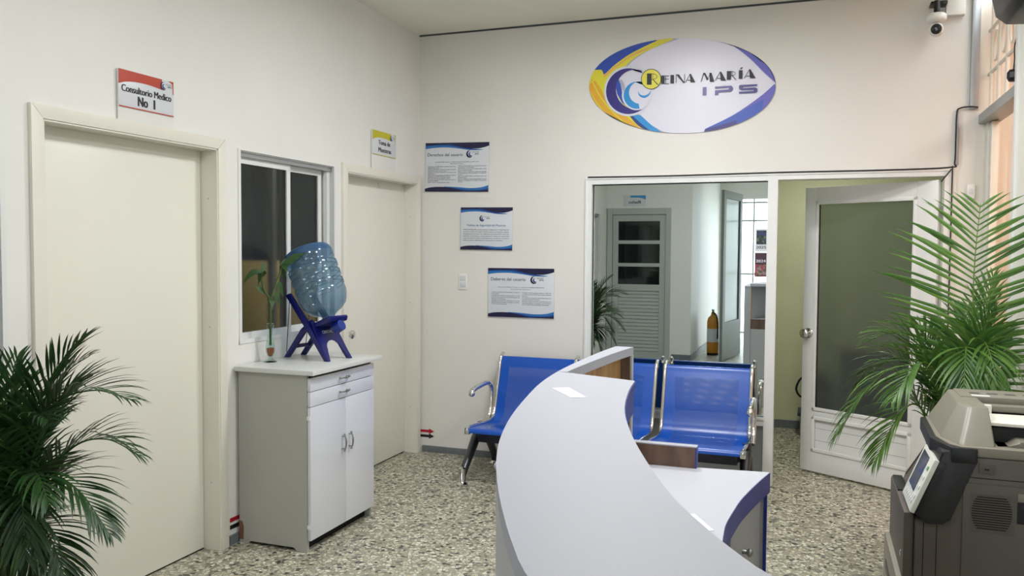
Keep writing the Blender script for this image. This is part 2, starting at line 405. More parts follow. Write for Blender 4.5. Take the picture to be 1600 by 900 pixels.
# left wall with two doorways and two windows
D1 = (-3.291, -2.290, 2.047); D2 = (-1.058, -.072, 2.047); W1 = (-2.12, -1.18, 1.045, 2.072); W2 = (-5.62, -3.45, 1.05, 2.075)
mb = MB()
def wl(y0, y1, z0, z1): mb.box((-.14, y0, z0), (0, y1, z1))
wl(-9.6, W2[0], 0, H); wl(W2[0], W2[1], 0, W2[2]); wl(W2[0], W2[1], W2[3], H)
wl(W2[1], D1[0], 0, H); wl(D1[0], D1[1], D1[2], H); wl(D1[1], W1[0], 0, H); wl(W1[0], W1[1], 0, W1[2]); wl(W1[0], W1[1], W1[3], H)
wl(W1[1], D2[0], 0, H); wl(D2[0], D2[1], D2[2], H); wl(D2[1], 0.12, 0, H)
ST(mb.build('wall_left', 'wall'))
# back wall
mb = MB(); BX0, BX1, BZ = 1.322, 3.612, 2.052
mb.box((0, 0, 0), (BX0, .12, H)); mb.box((BX0, 0, BZ), (BX1, .12, H)); mb.box((BX1, 0, 0), (3.75, .12, H))
ST(mb.build('wall_back', 'wall_back'))
# right wall, open gateway from y=0 to -1.05
mb = MB(); mb.box((3.75, -9.6, 0), (3.87, -1.07, H)); ST(mb.build('wall_right', 'doorp'))
# hall behind the camera
mb = MB(); mb.box((0, -6.12, 2.17), (.93, -6.0, H)); mb.box((.93, -9.6, 0), (1.22, -6.0, H))
ST(mb.build('wall_bathroom', 'wall'))
mb = MB(); mb.box((1.22, -9.72, 0), (1.5, -9.6, H)); mb.box((1.5, -9.72, 2.5), (3.3, -9.6, H)); mb.box((3.3, -9.72, 0), (3.75, -9.6, H)); mb.box((0, -9.72, 0), (1.22, -9.6, H))
ST(mb.build('wall_street', 'wall'))
# office behind the back wall
ST(B('wall_office_back', (.9, 1.95, 0), (3.99, 2.07, 2.5), 'olive')); ST(B('wall_office_left', (.9, .12, 0), (1.0, 1.95, 2.5), 'olive')); ST(B('wall_office_right', (3.87, .12, 0), (3.99, 1.95, 2.5), 'olive'))
ST(B('ceiling_office', (.9, .12, 2.5), (3.99, 2.07, 2.6), 'ceil'))
mb = MB(); mb.box((1.0, 1.93, 0), (3.87, 1.95, .07)); ST(mb.build('baseboard_office', 'base'))
# corridor seen through the gateway
mb = MB(); mb.box((3.87, .12, 2.5), (5.3, .24, 3.1)); mb.box((3.99, .12, 0), (5.3, .24, 2.5)); mb.box((5.2, -2.2, 0), (5.3, .12, 3.1)); mb.box((3.87, -2.3, 0), (5.3, -2.2, 3.1))
ST(mb.build('wall_corridor', 'peach'))
ST(B('ceiling_corridor', (3.87, -2.3, 3.1), (5.3, .24, 3.2), 'ceil'))
# sampling room behind the left wall
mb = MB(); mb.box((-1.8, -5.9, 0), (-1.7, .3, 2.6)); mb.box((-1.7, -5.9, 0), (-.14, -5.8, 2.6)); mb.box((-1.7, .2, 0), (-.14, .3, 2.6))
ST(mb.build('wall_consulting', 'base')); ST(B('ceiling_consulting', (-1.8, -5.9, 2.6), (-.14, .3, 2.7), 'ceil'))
# baseboards
ST(B('baseboard_back', (0.03, -.012, 0), (BX0-.01, 0, .048), 'base', bev=.002))
mb = MB(); mb.box((0, D1[1]+.075, 0), (.012, D2[0]-.07, .05)); mb.box((0, W2[0], 0), (.012, D1[0]-.055, .05)); ST(mb.build('baseboard_left', 'base'))
ST(B('baseboard_bathroom', (.955, -5.99, 0), (1.232, -5.985, .1), 'base')); ST(B('baseboard_hall', (1.222, -9.5, 0), (1.232, -6, .1), 'base'))
# solid dark strip coloured as the shadow gap along the back wall ceiling
ST(B('shadow_gap_strip', (0.0, -.006, H-.012), (3.7, 0.0, H), 'inkg'))
# boxed service duct in the back right corner
ST(B('trim_2', (3.70, -.035, 2.42), (3.745, -.001, H-.01), 'alug', bev=.004))
ST(B('trim_3', (3.745, -1.07, 0), (3.80, -1.045, H), 'casing'))
ST(B('trim_4', (3.735, -1.105, 0), (3.752, -1.05, H), 'whiteplas', bev=.004))

def door_left(name, D, knob_y, holes):
    r = empty(name, (0, (D[0]+D[1])/2, 0), kind='structure'); oy = (D[0]+D[1])/2
    y0, y1, zt = D[0]-oy, D[1]-oy, D[2]; c = .056; p = .02
    mb = MB()
    mb.prism([(y0-c, 0), (y0, 0), (y0, zt), (y0-c, zt+c)], 'x', 0, p, .003)
    mb.prism([(y1, 0), (y1+c, 0), (y1+c, zt+c), (y1, zt)], 'x', 0, p, .003)
    mb.prism([(y0, zt+.001), (y1, zt+.001), (y1+c-.001, zt+c), (y0-c+.001, zt+c)], 'x', 0, p-.001, .003)
    mb.build('door_casing', 'casing', r, 30)
    mb = MB(); j = .02
    mb.box((-.13, y0, 0), (p-.006, y0+j*.3, zt)); mb.box((-.13, y1-j*.3, 0), (p-.006, y1, zt)); mb.box((-.13, y0, zt-j*.3), (p-.006, y1, zt))
    mb.box((-.13, y0+.006, zt-.016), (-.088, y1-.006, zt)); mb.box((-.13, y0+.006, 0), (-.088, y0+.045, zt))
    mb.build('door_jamb', 'casing', r)
    B('door_leaf', (-.127, y0+.009, .008), (-.087, y1-.009, zt-.008), 'doorp', r, .001)
    B('threshold_gap', (-.12, y0+.006, 0), (-.09, y1-.006, .008), 'gap', r)
    k = MB(); ky = knob_y-oy
    k.lathe([(0, 0), (.031, 0), (.033, .004), (.022, .010), (.011, .014), (.011, .034), (.022, .040), (.029, .050), (.029, .060), (.02, .068), (0, .070)], (-.087, ky, .985), (1, 0, 0), 28)
    k.build('door_handle', 'chrome', r, 40)
    if holes:
        MB().tube([(-.084, .08, zt-.02), (-.078, .08, zt-.05), (-.070, .083, zt-.065), (-.074, .085, zt-.045)], .003, 8).build('hook', 'whiteplas', r, 50)
    for z in (.35, 1.15, 1.8):
        MB().lathe([(0, 0), (.004, 0), (.004, .001), (0, .0014)], (-.04, y1-.0062, z), (0, -1, 0), 10).build('screw_cap', 'lgrey', r)
    return r
door_left('door_1', D1, -3.205, False)
door_left('door_2', D2, -.93, True)

def sliding_window(name, W, xs, tan=True):
    y0, y1, z0, z1 = W; oy = (y0+y1)/2; r = empty(name, (0, oy, 0), kind='structure'); a, b = y0-oy, y1-oy
    f = MB(); t = .022
    f.box((-.125, a, z0), (-.012, b, z0+.012)); f.box((-.125, a, z1-.012), (-.012, b, z1)); f.box((-.125, a, z0), (-.012, a+.012, z1)); f.box((-.125, b-.012, z0), (-.012, b, z1))
    f.box((-.03, a, z0), (0.006, a+.02, z1)); f.box((-.012, b-.02, z0), (.004, b, z1)); f.box((-.012, a, z0), (.004, b, z0+.022)); f.box((-.06, b-.045, z0), (-.035, b-.012, z1)); f.box((-.012, a, z1-.006), (.002, b, z1))
    f.build('window_frame', 'alu', r)
    for i, (s0, s1, x) in enumerate(xs):
        s0 -= oy; s1 -= oy; sf = MB(); w_ = .035
        sf.box((x, s0, z0+.012), (x+.022, s0+w_, z1-.035)); sf.box((x, s1-w_, z0+.012), (x+.022, s1, z1-.035))
        sf.box((x, s0+w_, z0+.012), (x+.022, s1-w_, z0+.052)); sf.box((x, s0+w_, z1-.068), (x+.022, s1-w_, z1-.035))
        s = sf.build('sash', 'alu', r)
        B('pane', (x+.009, s0+w_-.003, z0+.050), (x+.014, s1-w_+.003, z1-.066), 'frost_win', s)
    g = MB(); g.box((-.1, a+.012, z1-.035), (-.02, b-.012, z1-.012)); g.build('head_track', 'alug', r)
    return r
sliding_window('window_1', W1, [(-2.10, -1.60, -.062), (-1.64, -1.235, -.09)])
sliding_window('window_2', W2, [(-5.58, -4.50, -.09), (-4.55, -3.48, -.062)])
# things dimly seen through the frosted window
tag(B('tan_partition', (-.62, -1.6, .0), (-.58, -.2, 1.47), 'tan'), 'tan panel dimly seen through the lower half of the sliding window', 'partition')
tag(MB().box((-.33, -1.43, .0), (-.29, -1.395, 2.2)).build('white_post', 'whiteplas'), 'blurred white upright post behind the frosted sliding window', 'post')

# back window + door frame in aluminium
MX = 2.578
r = empty('window_3', (1.95, 0, 0), kind='structure'); ox = 1.95
f = MB()
f.box((BX0-ox, -.02, 0), (BX0+.035-ox, .10, BZ)); f.box((BX0+.035-ox, -.0195, BZ-.035), (MX-.035-ox, .099, BZ)); f.box((BX0+.035-ox, -.018, .395), (MX-.03-ox, .09, .435))
f.box((BX0+.035-ox, -.018, 0), (MX-.03-ox, .09, .05)); f.box((MX-.035-ox, -.022, 0), (MX+.028-ox, .11, BZ))
f.box((BX0+.035-ox, -.028, .435), (MX-.035-ox, -.0, .452)); f.build('window_frame', 'alu', r)
f = MB(); f.box((BX0-ox-.012, -.026, 0), (BX0-ox+.006, -.001, BZ-.003), .003); f.box((BX0-ox-.012, -.026, BZ-.002), (BX1-ox, -.001, BZ+.014), .003); f.build('frame_bead', 'alu', r, 30)
B('lower_panel', (BX0+.03-ox, .02, .05), (MX-.03-ox, .04, .395), 'alug', r)
B('gasket', (BX0+.035-ox, .016, .44), (BX0+.041-ox, .030, BZ-.035), 'gap', r); B('gasket', (BX0+.035-ox, .016, BZ-.041), (MX-.035-ox, .030, BZ-.035), 'gap', r)
B('window_pane', (BX0+.03-ox, .02, .43), (MX-.03-ox, .026, BZ-.03), 'mirror', r)
# right door: frame and open leaf
r = empty('door_3', (3.58, .03, 0), kind='structure')
f = MB(); f.box((3.578-3.58, -.05, 0), (.032, .07, BZ)); f.box((MX+.028-3.58, -.05, BZ-.03), (.0, .07, BZ)); f.build('door_frame', 'alu', r)
lf = bpy.data.objects.new('door_leaf', None)
ang = math.atan2(.500-.03, 2.790-3.565); DW = math.hypot(.47, .775)
u = Vector((cos(ang), sin(ang), 0)); nrm = Vector((-u.y, u.x, 0))   # along the leaf from the hinge
if nrm.y > 0: nrm = -nrm                                             # towards the reception
def leafbox(a0, a1, z0, z1, t0, t1, name, m, par, bev=.0):
    mb = MB(); mb.box((a0, t0, z0), (a1, t1, z1), bev)
    X = Matrix((u.to_3d(), nrm.to_3d(), Vector((0, 0, 1)))).transposed().to_4x4(); X.translation = Vector((-.015, 0, 0))
    bmesh.ops.transform(mb.bm, matrix=X, verts=mb.bm.verts); return mb.build(name, m, par, 35 if bev else None)
mb = MB(); LT = 2.0
for (a0, a1, z0, z1) in ((0, .13, .015, LT), (DW-.088, DW, .015, LT), (.13, DW-.088, LT-.10, LT), (.13, DW-.088, .015, .16)): mb.box((a0, 0, z0), (a1, .035, z1), .002)
mb.box((.13, 0, .40), (DW-.088, .035, .45), .002)
X = Matrix((u, nrm, Vector((0, 0, 1)))).transposed().to_4x4(); X.translation = Vector((-.015, 0, 0))
bmesh.ops.transform(mb.bm, matrix=X, verts=mb.bm.verts); leaf = mb.build('door_leaf', 'alu', r, 30)
leafbox(.12, DW-.08, .15, .41, .010, .022, 'kick_panel', 'alu', leaf)
for zz in (.235, .32): leafbox(.13, DW-.088, zz, zz+.0015, .0222, .0226, 'panel_groove', 'inkg', leaf)
mm = MB()
for (a0, a1, z0, z1) in ((.125, .15, .155, .405), (DW-.108, DW-.083, .155, .405), (.125, DW-.083, .155, .18), (.125, DW-.083, .38, .405),
                         (.125, .15, .445, LT-.095), (DW-.108, DW-.083, .445, LT-.095), (.125, DW-.083, .445, .47), (.125, DW-.083, LT-.12, LT-.095)):
    mm.box((a0, .030, z0), (a1, .042, z1), .005)
bmesh.ops.transform(mm.bm, matrix=X, verts=mm.bm.verts); mm.build('moulding', 'alu', leaf, 30)
leafbox(.14, DW-.10, .46, LT-.11, .012, .018, 'glass_pane', 'frost_door', leaf)
leafbox(DW-.1085, DW-.1055, .47, LT-.12, .0185, .030, 'gasket', 'gap', leaf)
kb = MB(); kb.lathe([(0, 0), (.033, 0), (.035, .004), (.024, .01), (.012, .014), (.012, .036), (.024, .042), (.031, .052), (.031, .064), (.02, .072), (0, .074)], (DW-.045, .035, .985), (0, 1, 0), 28)
bmesh.ops.transform(kb.bm, matrix=X, verts=kb.bm.verts); kb.build('door_handle', 'chrome', leaf, 40)
for z in (.3, 1.05, 1.75): B('hinge', (-.012, -.03, z), (.004, .008, z+.09), 'steel', r)
# gateway beam and the security grille above
BEAMZ = 2.365
ST(B('trim_5', (3.752, -1.045, BEAMZ-.035), (3.86, -.0, BEAMZ+.02), 'alug', bev=.004))
g = MB(); x = 3.80
for i in range(5):
    y = -.10-.215*i; g.tube([(x, y, BEAMZ+.02), (x, y, H-.02)], .011, 8)
for z in (2.62, 2.88): g.tube([(x, -1.04, z), (x, -.01, z)], .010, 8)
for i in range(4):
    yc = -.207-.215*i
    for zc in (2.75, 3.0): g.tube([(x, yc+.055*cos(2*pi*k/16), zc+.085*sin(2*pi*k/16)) for k in range(16)], .007, 6, closed=True)
tag(g.build('security_grille', 'casing', smooth=50), 'cream scrolled iron grille above the gateway beam at right', 'grille')
g = MB(); g.box((3.79, -.085, 0), (3.86, -.002, BEAMZ-.035), .004); g.box((3.80, -.15, 0), (3.84, -.095, BEAMZ-.04), .004); ST(g.build('trim_6', 'casing', smooth=30))
ST(B('wall_pier', (3.75, 0, 0), (3.915, .12, 3.1), 'casing')); ST(B('trim_7', (3.918, .085, 0), (3.965, .118, 3.08), 'whiteplas'))

# ================================================================== CEILING LAMPS
for i, (lx, ly, pw) in enumerate(LAMPS):
    t = empty('ceiling_lamp', (lx, ly, 0), label=['round flush ceiling lamp above the waiting bench', 'round flush ceiling lamp above the reception desk', 'added unseen ceiling lamp in the hall that brightens the reflected view', 'added unseen ceiling lamp that brightens the left wall and the desk'][i], cat='lamp')
    MB().lathe([(.0, H), (.21, H), (.215, H-.05), (.20, H-.07), (.19, H-.07), (.19, H-.02), (0, H-.02)], seg=40).build('lamp_rim', 'whiteplas', t, 40)
    MB().lathe([(0, H-.055), (.18, H-.055), (.185, H-.062), (.18, H-.068), (0, H-.07)], seg=40).build('diffuser', emis('lamp_diffuser', (1, .98, .94, 1), 4), t, 40)

# ================================================================== RECEPTION DESK
desk = empty('reception_desk', (0, 0, 0), label='curved white reception desk with blue edges in the foreground', cat='reception desk')
OUT = [(2.185, -2.832), (2.175, -3.00), (2.171, -3.164), (2.170, -3.335), (2.174, -3.501), (2.187, -3.667), (2.210, -3.829), (2.262, -4.106), (2.313, -4.310), (2.364, -4.466), (2.425, -4.618), (2.489, -4.758), (2.534, -4.847), (2.571, -4.911), (2.66, -5.02), (2.80, -5.13), (3.0, -5.22), (3.2, -5.26)]
INN = [(2.409, -3.586), (2.429, -3.758), (2.469, -3.984), (2.527, -4.196), (2.595, -4.396), (2.665, -4.574), (2.722, -4.686), (2.766, -4.761), (2.808, -4.820), (2.90, -4.91), (3.03, -4.98), (3.2, -5.01)]
out = [tuple(p) for p in catmull([Vector((a, b)) for a, b in OUT], 6)]; inn = [tuple(p) for p in catmull([Vector((a, b)) for a, b in INN], 6)]
i0 = min(range(len(out)), key=lambda i: abs(out[i][1]+3.501)); ZT = 1.21; TH = .028
def strip_solid(mb, A, Bl, z0, z1):
    """solid between two equally long plan curves"""
    n = len(A); va = [[mb.bm.verts.new((p[0], p[1], z)) for p in A] for z in (z0, z1)]; vb = [[mb.bm.verts.new((p[0], p[1], z)) for p in Bl] for z in (z0, z1)]
    for i in range(n-1):
        mb.bm.faces.new((va[1][i], va[1][i+1], vb[1][i+1], vb[1][i])); mb.bm.faces.new((va[0][i], vb[0][i], vb[0][i+1], va[0][i+1]))
        mb.bm.faces.new((va[0][i], va[0][i+1], va[1][i+1], va[1][i])); mb.bm.faces.new((vb[0][i], vb[1][i], vb[1][i+1], vb[0][i+1]))
    for e in (0, n-1): mb.bm.faces.new((va[0][e], va[1][e], vb[1][e], vb[0][e]))
    return mb
def resample(P, n):
    P = [Vector(p) for p in P]; L_ = [0]
    for a, b in zip(P, P[1:]): L_.append(L_[-1]+(b-a).length)
    res = []; j = 0
    for k in range(n):
        t = L_[-1]*k/(n-1)
        while j < len(P)-2 and L_[j+1] < t: j += 1
        s_ = (t-L_[j])/max(1e-9, L_[j+1]-L_[j]); res.append(tuple(P[j].lerp(P[j+1], s_)))
    return res
def offset(P, d):
    P = [Vector(p) for p in P]; r_ = []
    for i in range(len(P)):
        t = (P[min(i+1, len(P)-1)]-P[max(i-1, 0)]).normalized(); n = Vector((-t.y, t.x)); r_.append(tuple(P[i]+n*d))
    return r_
oc = resample(out[i0:], 60); ic = resample(inn, 60)
strip_solid(MB(), oc, ic, ZT-TH, ZT).build('countertop', 'desk', desk, 40)
# narrow ledge running on to the far end
ol = resample(out[:i0+1], 20); il = [(p[0]+.027+.036*(1-k/19.0), p[1]) for k, p in enumerate(ol)]
strip_solid(MB(), ol, il, ZT-TH, ZT).build('far_ledge', 'desk', desk, 40)
# curved front shell, straight far shell with bare wood inside, end panel
so = resample(out, 90); so_ = offset(so, -.001); si = offset(so, .018)
strip_solid(MB(), [(a, b) for a, b in so], si, 0, ZT-TH).build('curved_front', 'deskg', desk, 40)
fl = resample(out[:i0+6], 26); strip_solid(MB(), offset(fl, .0185), offset(fl, .024), 0.0, ZT-TH-.001).build('inner_lining', 'wood', desk, 40)
e = MB(); e.box((2.200, -2.852, 0), (2.242, -2.832, ZT-TH)); e.build('end_panel', 'dwood', desk)
B('end_panel_edge', (2.242, -2.854, 0), (2.248, -2.826, ZT-TH), 'deskg', desk); B('end_panel_face', (2.186, -2.8315, 0), (2.242, -2.828, ZT-TH), 'deskg', desk)
# blue banding on the inner edge of the counter
ib = offset(ic, .0018)
strip_solid(MB(), offset(ic, .0002), ib, ZT-TH+.001, ZT-.003).build('edge_band', 'blueband', desk, 40)
strip_solid(MB(), offset(ic[:26], -.02), offset(ic[:26], -.002), ZT-TH-.055, ZT-TH).build('counter_apron', 'blueband', desk, 40)
# brown back board below counter
# lower worktop
WZ = .81
low_in = [(2.716, -2.832), (2.689, -2.96), (2.666, -3.089), (2.649, -3.20), (2.639, -3.315), (2.632, -3.41), (2.632, -3.49), (2.645, -3.66), (2.685, -3.88), (2.75, -4.10), (2.84, -4.30), (2.98, -4.47), (3.2, -4.58)]
li = resample([tuple(p) for p in catmull([Vector(q) for q in low_in], 5)], 60)
iw = min(range(len(out)), key=lambda i: abs(out[i][1]+2.90)); lo = resample(offset(out[iw:], .028), 60)
strip_solid(MB(), lo, li, WZ-.022, WZ).build('worktop', 'desklow', desk, 40)
strip_solid(MB(), offset(li, -.022), offset(li, .0012), WZ-.068, WZ-.0015).build('worktop_band', 'blueband', desk, 40)
mb = MB(); mb.box((2.249, -2.875, WZ-.03), (2.474, -2.842, WZ+.070)); mb.build('back_upstand', 'dwood', desk)
B('upstand_edge', (2.474, -2.8755, WZ), (2.479, -2.8415, WZ+.071), 'blueband', desk); B('upstand_cap', (2.249, -2.876, WZ+.070), (2.479, -2.841, WZ+.074), 'desk', desk); B('upstand_face', (2.249, -2.8418, .0), (2.60, -2.838, WZ-.03), 'deskg', desk)
# drawer unit below the worktop
mb = MB(); mb.box((2.30, -2.866, 0), (2.700, -2.846, WZ-.07)); mb.build('side_panel', 'deskg', desk); B('side_panel_edge', (2.700, -2.870, 0), (2.710, -2.842, WZ-.066), 'blueband', desk)
B('pedestal', (2.30, -3.30, .04), (2.61, -2.868, WZ-.07), 'deskg', desk)
dr = MB(); q0 = Vector((2.690, -2.878)); q1 = Vector((2.628, -3.24)); tt = (q1-q0).normalized(); nn = Vector((-tt.y, tt.x)); nn = nn if nn.x > 0 else -nn
dr.prism([tuple(q0), tuple(q1), tuple(q1-nn*.018), tuple(q0-nn*.018)], 'z', .08, WZ-.075); dd = dr.build('cabinet_door', 'deskg', desk)
kc = q0.lerp(q1, .62)
MB().lathe([(0, 0), (.008, 0), (.006, .012), (.012, .018), (.014, .024), (.010, .03), (0, .032)], (kc.x, kc.y, .625), (nn.x, nn.y, 0), 18).build('knob', 'steel', dd, 40)
B('inner_panel', (2.606, -3.34, .04), (2.618, -3.245, WZ-.07), 'royal', desk)
# chipped spot on the rim
MB().ball((2.374, -4.482, ZT-.008), .007, (1, 1.6, 1.0)).build('edge_chip', 'lgrey', desk, 60)
tag(MB().prism([(0, 0), (.035, .024), (.109, -.090), (.080, -.110)], 'z', 0, .0012).build('note_card', 'paper', loc=(0, 0, 0)), 'small white paper card lying on the far end of the curved counter', 'paper')
nc = bpy.data.objects['note_card']; nc.location = (2.246, -3.783, ZT)
o = tag(MB().prism([(-.05, -.07), (.05, -.07), (.05, .07), (-.05, .07)], 'z', 0, .002).build('paper_sheet', 'paper', loc=(2.530, -3.462, WZ)), 'white paper corner peeking past the counter on the lower worktop', 'paper'); o.rotation_euler = (0, 0, .5)

# ================================================================== WAITING BENCH
bench = empty('waiting_bench', (1.57, -.42, 0), label='three-seat blue perforated steel waiting bench with chrome arms under the window', cat='bench')
bx, by = 1.57, -.42
prof_raw = [(-.745, .350), (-.742, .368), (-.720, .378), (-.66, .376), (-.55, .366), (-.42, .352), (-.34, .348), (-.29, .362), (-.255, .400), (-.23, .46), (-.205, .54), (-.175, .63), (-.145, .72), (-.125, .77), (-.110, .785), (-.098, .780)]
prof = [tuple(p) for p in catmull([Vector(p) for p in prof_raw], 4)]
arc = [0]
for a, b in zip(prof, prof[1:]): arc.append(arc[-1]+math.hypot(b[0]-a[0], b[1]-a[1]))
def seat(xc, w_=.545):
    bm = bmesh.new(); uvl = bm.loops.layers.uv.new('UVMap'); nx = 6; g = []
    for i, (y, z) in enumerate(prof): g.append([bm.verts.new((xc-w_/2+w_*k/nx, y-by, z)) for k in range(nx+1)])
    for i in range(len(prof)-1):
        for k in range(nx):
            f = bm.faces.new((g[i][k], g[i][k+1], g[i+1][k+1], g[i+1][k])); f.smooth = True
            for l, (ii, kk) in zip(f.loops, ((i, k), (i, k+1), (i+1, k+1), (i+1, k))): l[uvl].uv = (w_*kk/nx, arc[ii])
    me = bpy.data.meshes.new('seat_shell'); bm.to_mesh(me); bm.free(); me.materials.append(MT['perf'])
    o = bpy.data.objects.new('seat_shell', me); COL.objects.link(o); o.parent = bench
    return o
XC = (1.000-bx, 1.566-bx, 2.190-bx)
seats = [seat(XC[0])]
for xc in XC[1:]:
    c = seats[0].copy(); COL.objects.link(c); c.parent = bench; c.location.x = xc-XC[0]
def frame_rail():
    pts = [Vector((0, y-by, z+.004)) for y, z in prof[2:]]
    pts = [Vector((0, -.742-by, .352))]+pts+[Vector((0, -.088-by, .76))]
    mb = MB(); mb.tube(pts, .0125, 10); mb.box((-.016, -.752-by, .340), (.016, -.712-by, .384), .004)
    mb.cyl((0, -.112-by, .786), (0, -.080-by, .800), .011); mb.ball((0, -.080-by, .800), .013)
    return mb.build('side_rail', 'chrome', bench, 50)
r0 = frame_rail(); first = True
for xc in XC:
    for s in (-1, 1):
        o = r0 if first else r0.copy()
        if not first: COL.objects.link(o); o.parent = bench
        first = False; o.location.x = xc+s*(.545/2+.009)
mb = MB(); mb.box((.74-bx, -.045, .245), (2.44-bx, .035, .305), .006); mb.build('beam', 'navy', bench, 30)
for xc in XC:   # seat carriers and skirt below each seat
    mb = MB(); mb.prism([(-.28, .352), (.08, .330), (.06, .28), (-.22, .27)], 'x', xc-.24, xc+.24, .004); mb.build('seat_carrier', 'navy', bench, 30)
def arm(xa):
    P = [(-.600, .585), (-.590, .600), (-.54, .612), (-.45, .618), (-.36, .620), (-.29, .612), (-.245, .580), (-.235, .53), (-.245, .46), (-.275, .39), (-.33, .335)]
    pts = catmull([Vector((xa, y-by, z)) for y, z in P], 5); n = len(pts)
    mb = MB(); mb.tube(pts, [.019 if k < n*.5 else .016 for k in range(n)], 14); mb.ball(pts[0], .023); return mb.build('armrest', 'chrome', bench, 60)
arm(.690-bx); arm(2.498-bx)
def leg(xl):
    mb = MB()
    for tip, bend in (((-.757-by), (-.60-by)), ((-.165-by), (-.27-by))):
        pts = catmull([Vector((xl, 0, .30)), Vector((xl, (bend)*.45, .285)), Vector((xl, bend, .20)), Vector((xl, tip*.93, .09)), Vector((xl, tip, .03))], 5)
        n = len(pts); mb.tube(pts, [.036-.014*k/n for k in range(n)], 12)
    mb.cyl((xl, 0, .26), (xl, 0, .36), .028); l = mb.build('leg', 'gunmetal', bench, 60)
    for tip in ((-.757-by), (-.165-by)):
        MB().lathe([(0, 0), (.040, 0), (.040, .014), (.026, .024), (.023, .028), (.022, .115), (.014, .122), (0, .122)], (xl, tip, 0)).build('leg_foot', 'chrome', l, 40)
    return l
leg(.690-bx); leg(2.470-bx)

# ================================================================== WHITE CABINET
cab = empty('storage_cabinet', (0, 0, 0), label='white two-drawer two-door cabinet under the left sliding window', cat='cabinet')
cx0, cx1, cy0, cy1, cz = .022, .440, -2.155, -1.508, .912
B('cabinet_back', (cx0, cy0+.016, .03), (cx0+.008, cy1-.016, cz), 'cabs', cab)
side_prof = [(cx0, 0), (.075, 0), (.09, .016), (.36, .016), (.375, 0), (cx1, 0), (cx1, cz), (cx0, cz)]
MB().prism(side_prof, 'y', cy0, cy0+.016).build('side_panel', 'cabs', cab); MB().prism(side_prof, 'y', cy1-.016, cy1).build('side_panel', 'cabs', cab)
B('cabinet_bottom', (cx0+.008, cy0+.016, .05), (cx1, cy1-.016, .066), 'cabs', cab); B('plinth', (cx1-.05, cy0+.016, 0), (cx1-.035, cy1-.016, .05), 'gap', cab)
mb = MB(); mb.box((.012, cy0-.022, cz), (.492, cy1+.042, cz+.024), .002); mb.build('cabinet_top', 'cabt', cab, 30)
MB().prism([(cx0-.002, .02), (cx0+.025, .02), (cx0+.027, .09), (cx0+.018, .115), (cx0-.002, .12)], 'y', cy0-.0012, cy0+.001).build('chipped_corner', 'chip', cab)
fx0, fx1 = cx1+.002, cx1+.020
def handle(par, y, z, vert):
    mb = MB(); L_ = .042; pts = []
    for k in range(9):
        t = -1+k/4.0; pts.append((fx1+.016+.010*(1-t*t), y if vert else y+L_*t, z+L_*t if vert else z))
    mb.tube(pts, [.0035+.002*(1-abs(-1+k/4.0)) for k in range(9)], 8)
    for s in (-1, 1):
        q = (y, z+s*L_*.8) if vert else (y+s*L_*.8, z)
        mb.cyl((fx1, q[0], q[1]), (fx1+.018, q[0], q[1]), .0035, seg=8); mb.ball((fx1+.015, y if vert else y+s*L_*1.05, z+s*L_*1.05 if vert else z), .006)
    mb.build('handle', 'steel', par, 60)
for z0, z1 in ((.826, .894), (.748, .823)):
    d = B('drawer', (fx0, cy0+.004, z0), (fx1, cy1-.003, z1), 'cabw', cab, .0015); handle(d, -1.845, (z0+z1)/2, False)
ym = -1.818
for a, b, s in ((cy0+.004, ym-.001, -.035), (ym+.001, cy1-.003, .035)):
    d = B('cabinet_door', (fx0, a, .060), (fx1, b, .745), 'cabw', cab, .0015); handle(d, ym+s, .505, True)
for z in (.12, .68): B('hinge', (fx0-.001, cy0-.0005, z), (fx0+.016, cy0+.004, z+.02), 'whiteplas', cab)
CT = cz+.024
# ---- bottle stand
st = empty('bottle_stand', (.205, -1.715, CT), radians(-9), 'dark blue folding plastic tilting stand holding the water bottle on the cabinet', 'bottle stand')
for s in (-1, 1):
    yy = s*.090
    mb = MB(); mb.prism([(.150, 0), (.182, 0), (.020, .215), (-.105, .365), (-.132, .352), (-.01, .205)], 'y', yy-.011, yy+.011, .003); mb.build('long_arm', 'royal', st, 30)
    mb = MB(); mb.prism([(-.172, 0), (-.138, 0), (-.02, .150), (.05, .205), (.03, .222), (-.045, .165)], 'y', yy*.72-.010, yy*.72+.010, .003); mb.build('rear_leg', 'royal', st, 30)
mb = MB(); mb.box((-.115, -.065, .055), (-.095, .065, .075), .003); mb.build('rear_rung', 'royal', st, 30)
# front panel with an arch
A_ = [(-.100, 0), (-.078, 0), (-.062, .05)]+[(.056*sin(t), .062+.045*cos(t)) for t in [(-pi/2)+pi*k/10 for k in range(11)]]+[(.062, .05), (.078, 0), (.100, 0), (.088, .205), (-.088, .205)]
mb = MB(); bmf = mb.prism([(a, b) for a, b in A_], 'x', 0, .010)
for v in mb.bm.verts: v.co.x += .168-.62*v.co.z
mb.build('front_panel', 'royal', st, 30)
mb = MB(); mb.prism([(-.03, .170), (-.02, .150), (.165, .215), (.172, .240), (.160, .248)], 'y', -.075, .075, .006); mb.build('neck_platform', 'royal', st, 30)
mb = MB(); mb.tube([(.150, 0, .175), (.190, 0, .196)], [.032, .03], 20); mb.cyl((.165, 0, .162), (.17, 0, .18), .014); mb.build('tap_cap', 'tapblue', st, 40)
for s in (-1, 1): MB().tube([(-.115, s*.085, .335), (-.15, s*.075, .03)], .0022, 6).build('cord', 'cord', st)
no = Vector((.168-.62*.145+.0108, -.048, .145)); text_polys_obj([('CRISTAL', .048, 0, .018, .082, 'C', .02)], (no, (0, 1, 0), Vector((-.62, 0, 1)).normalized()), 'signw', st, 'lettering', .0008)
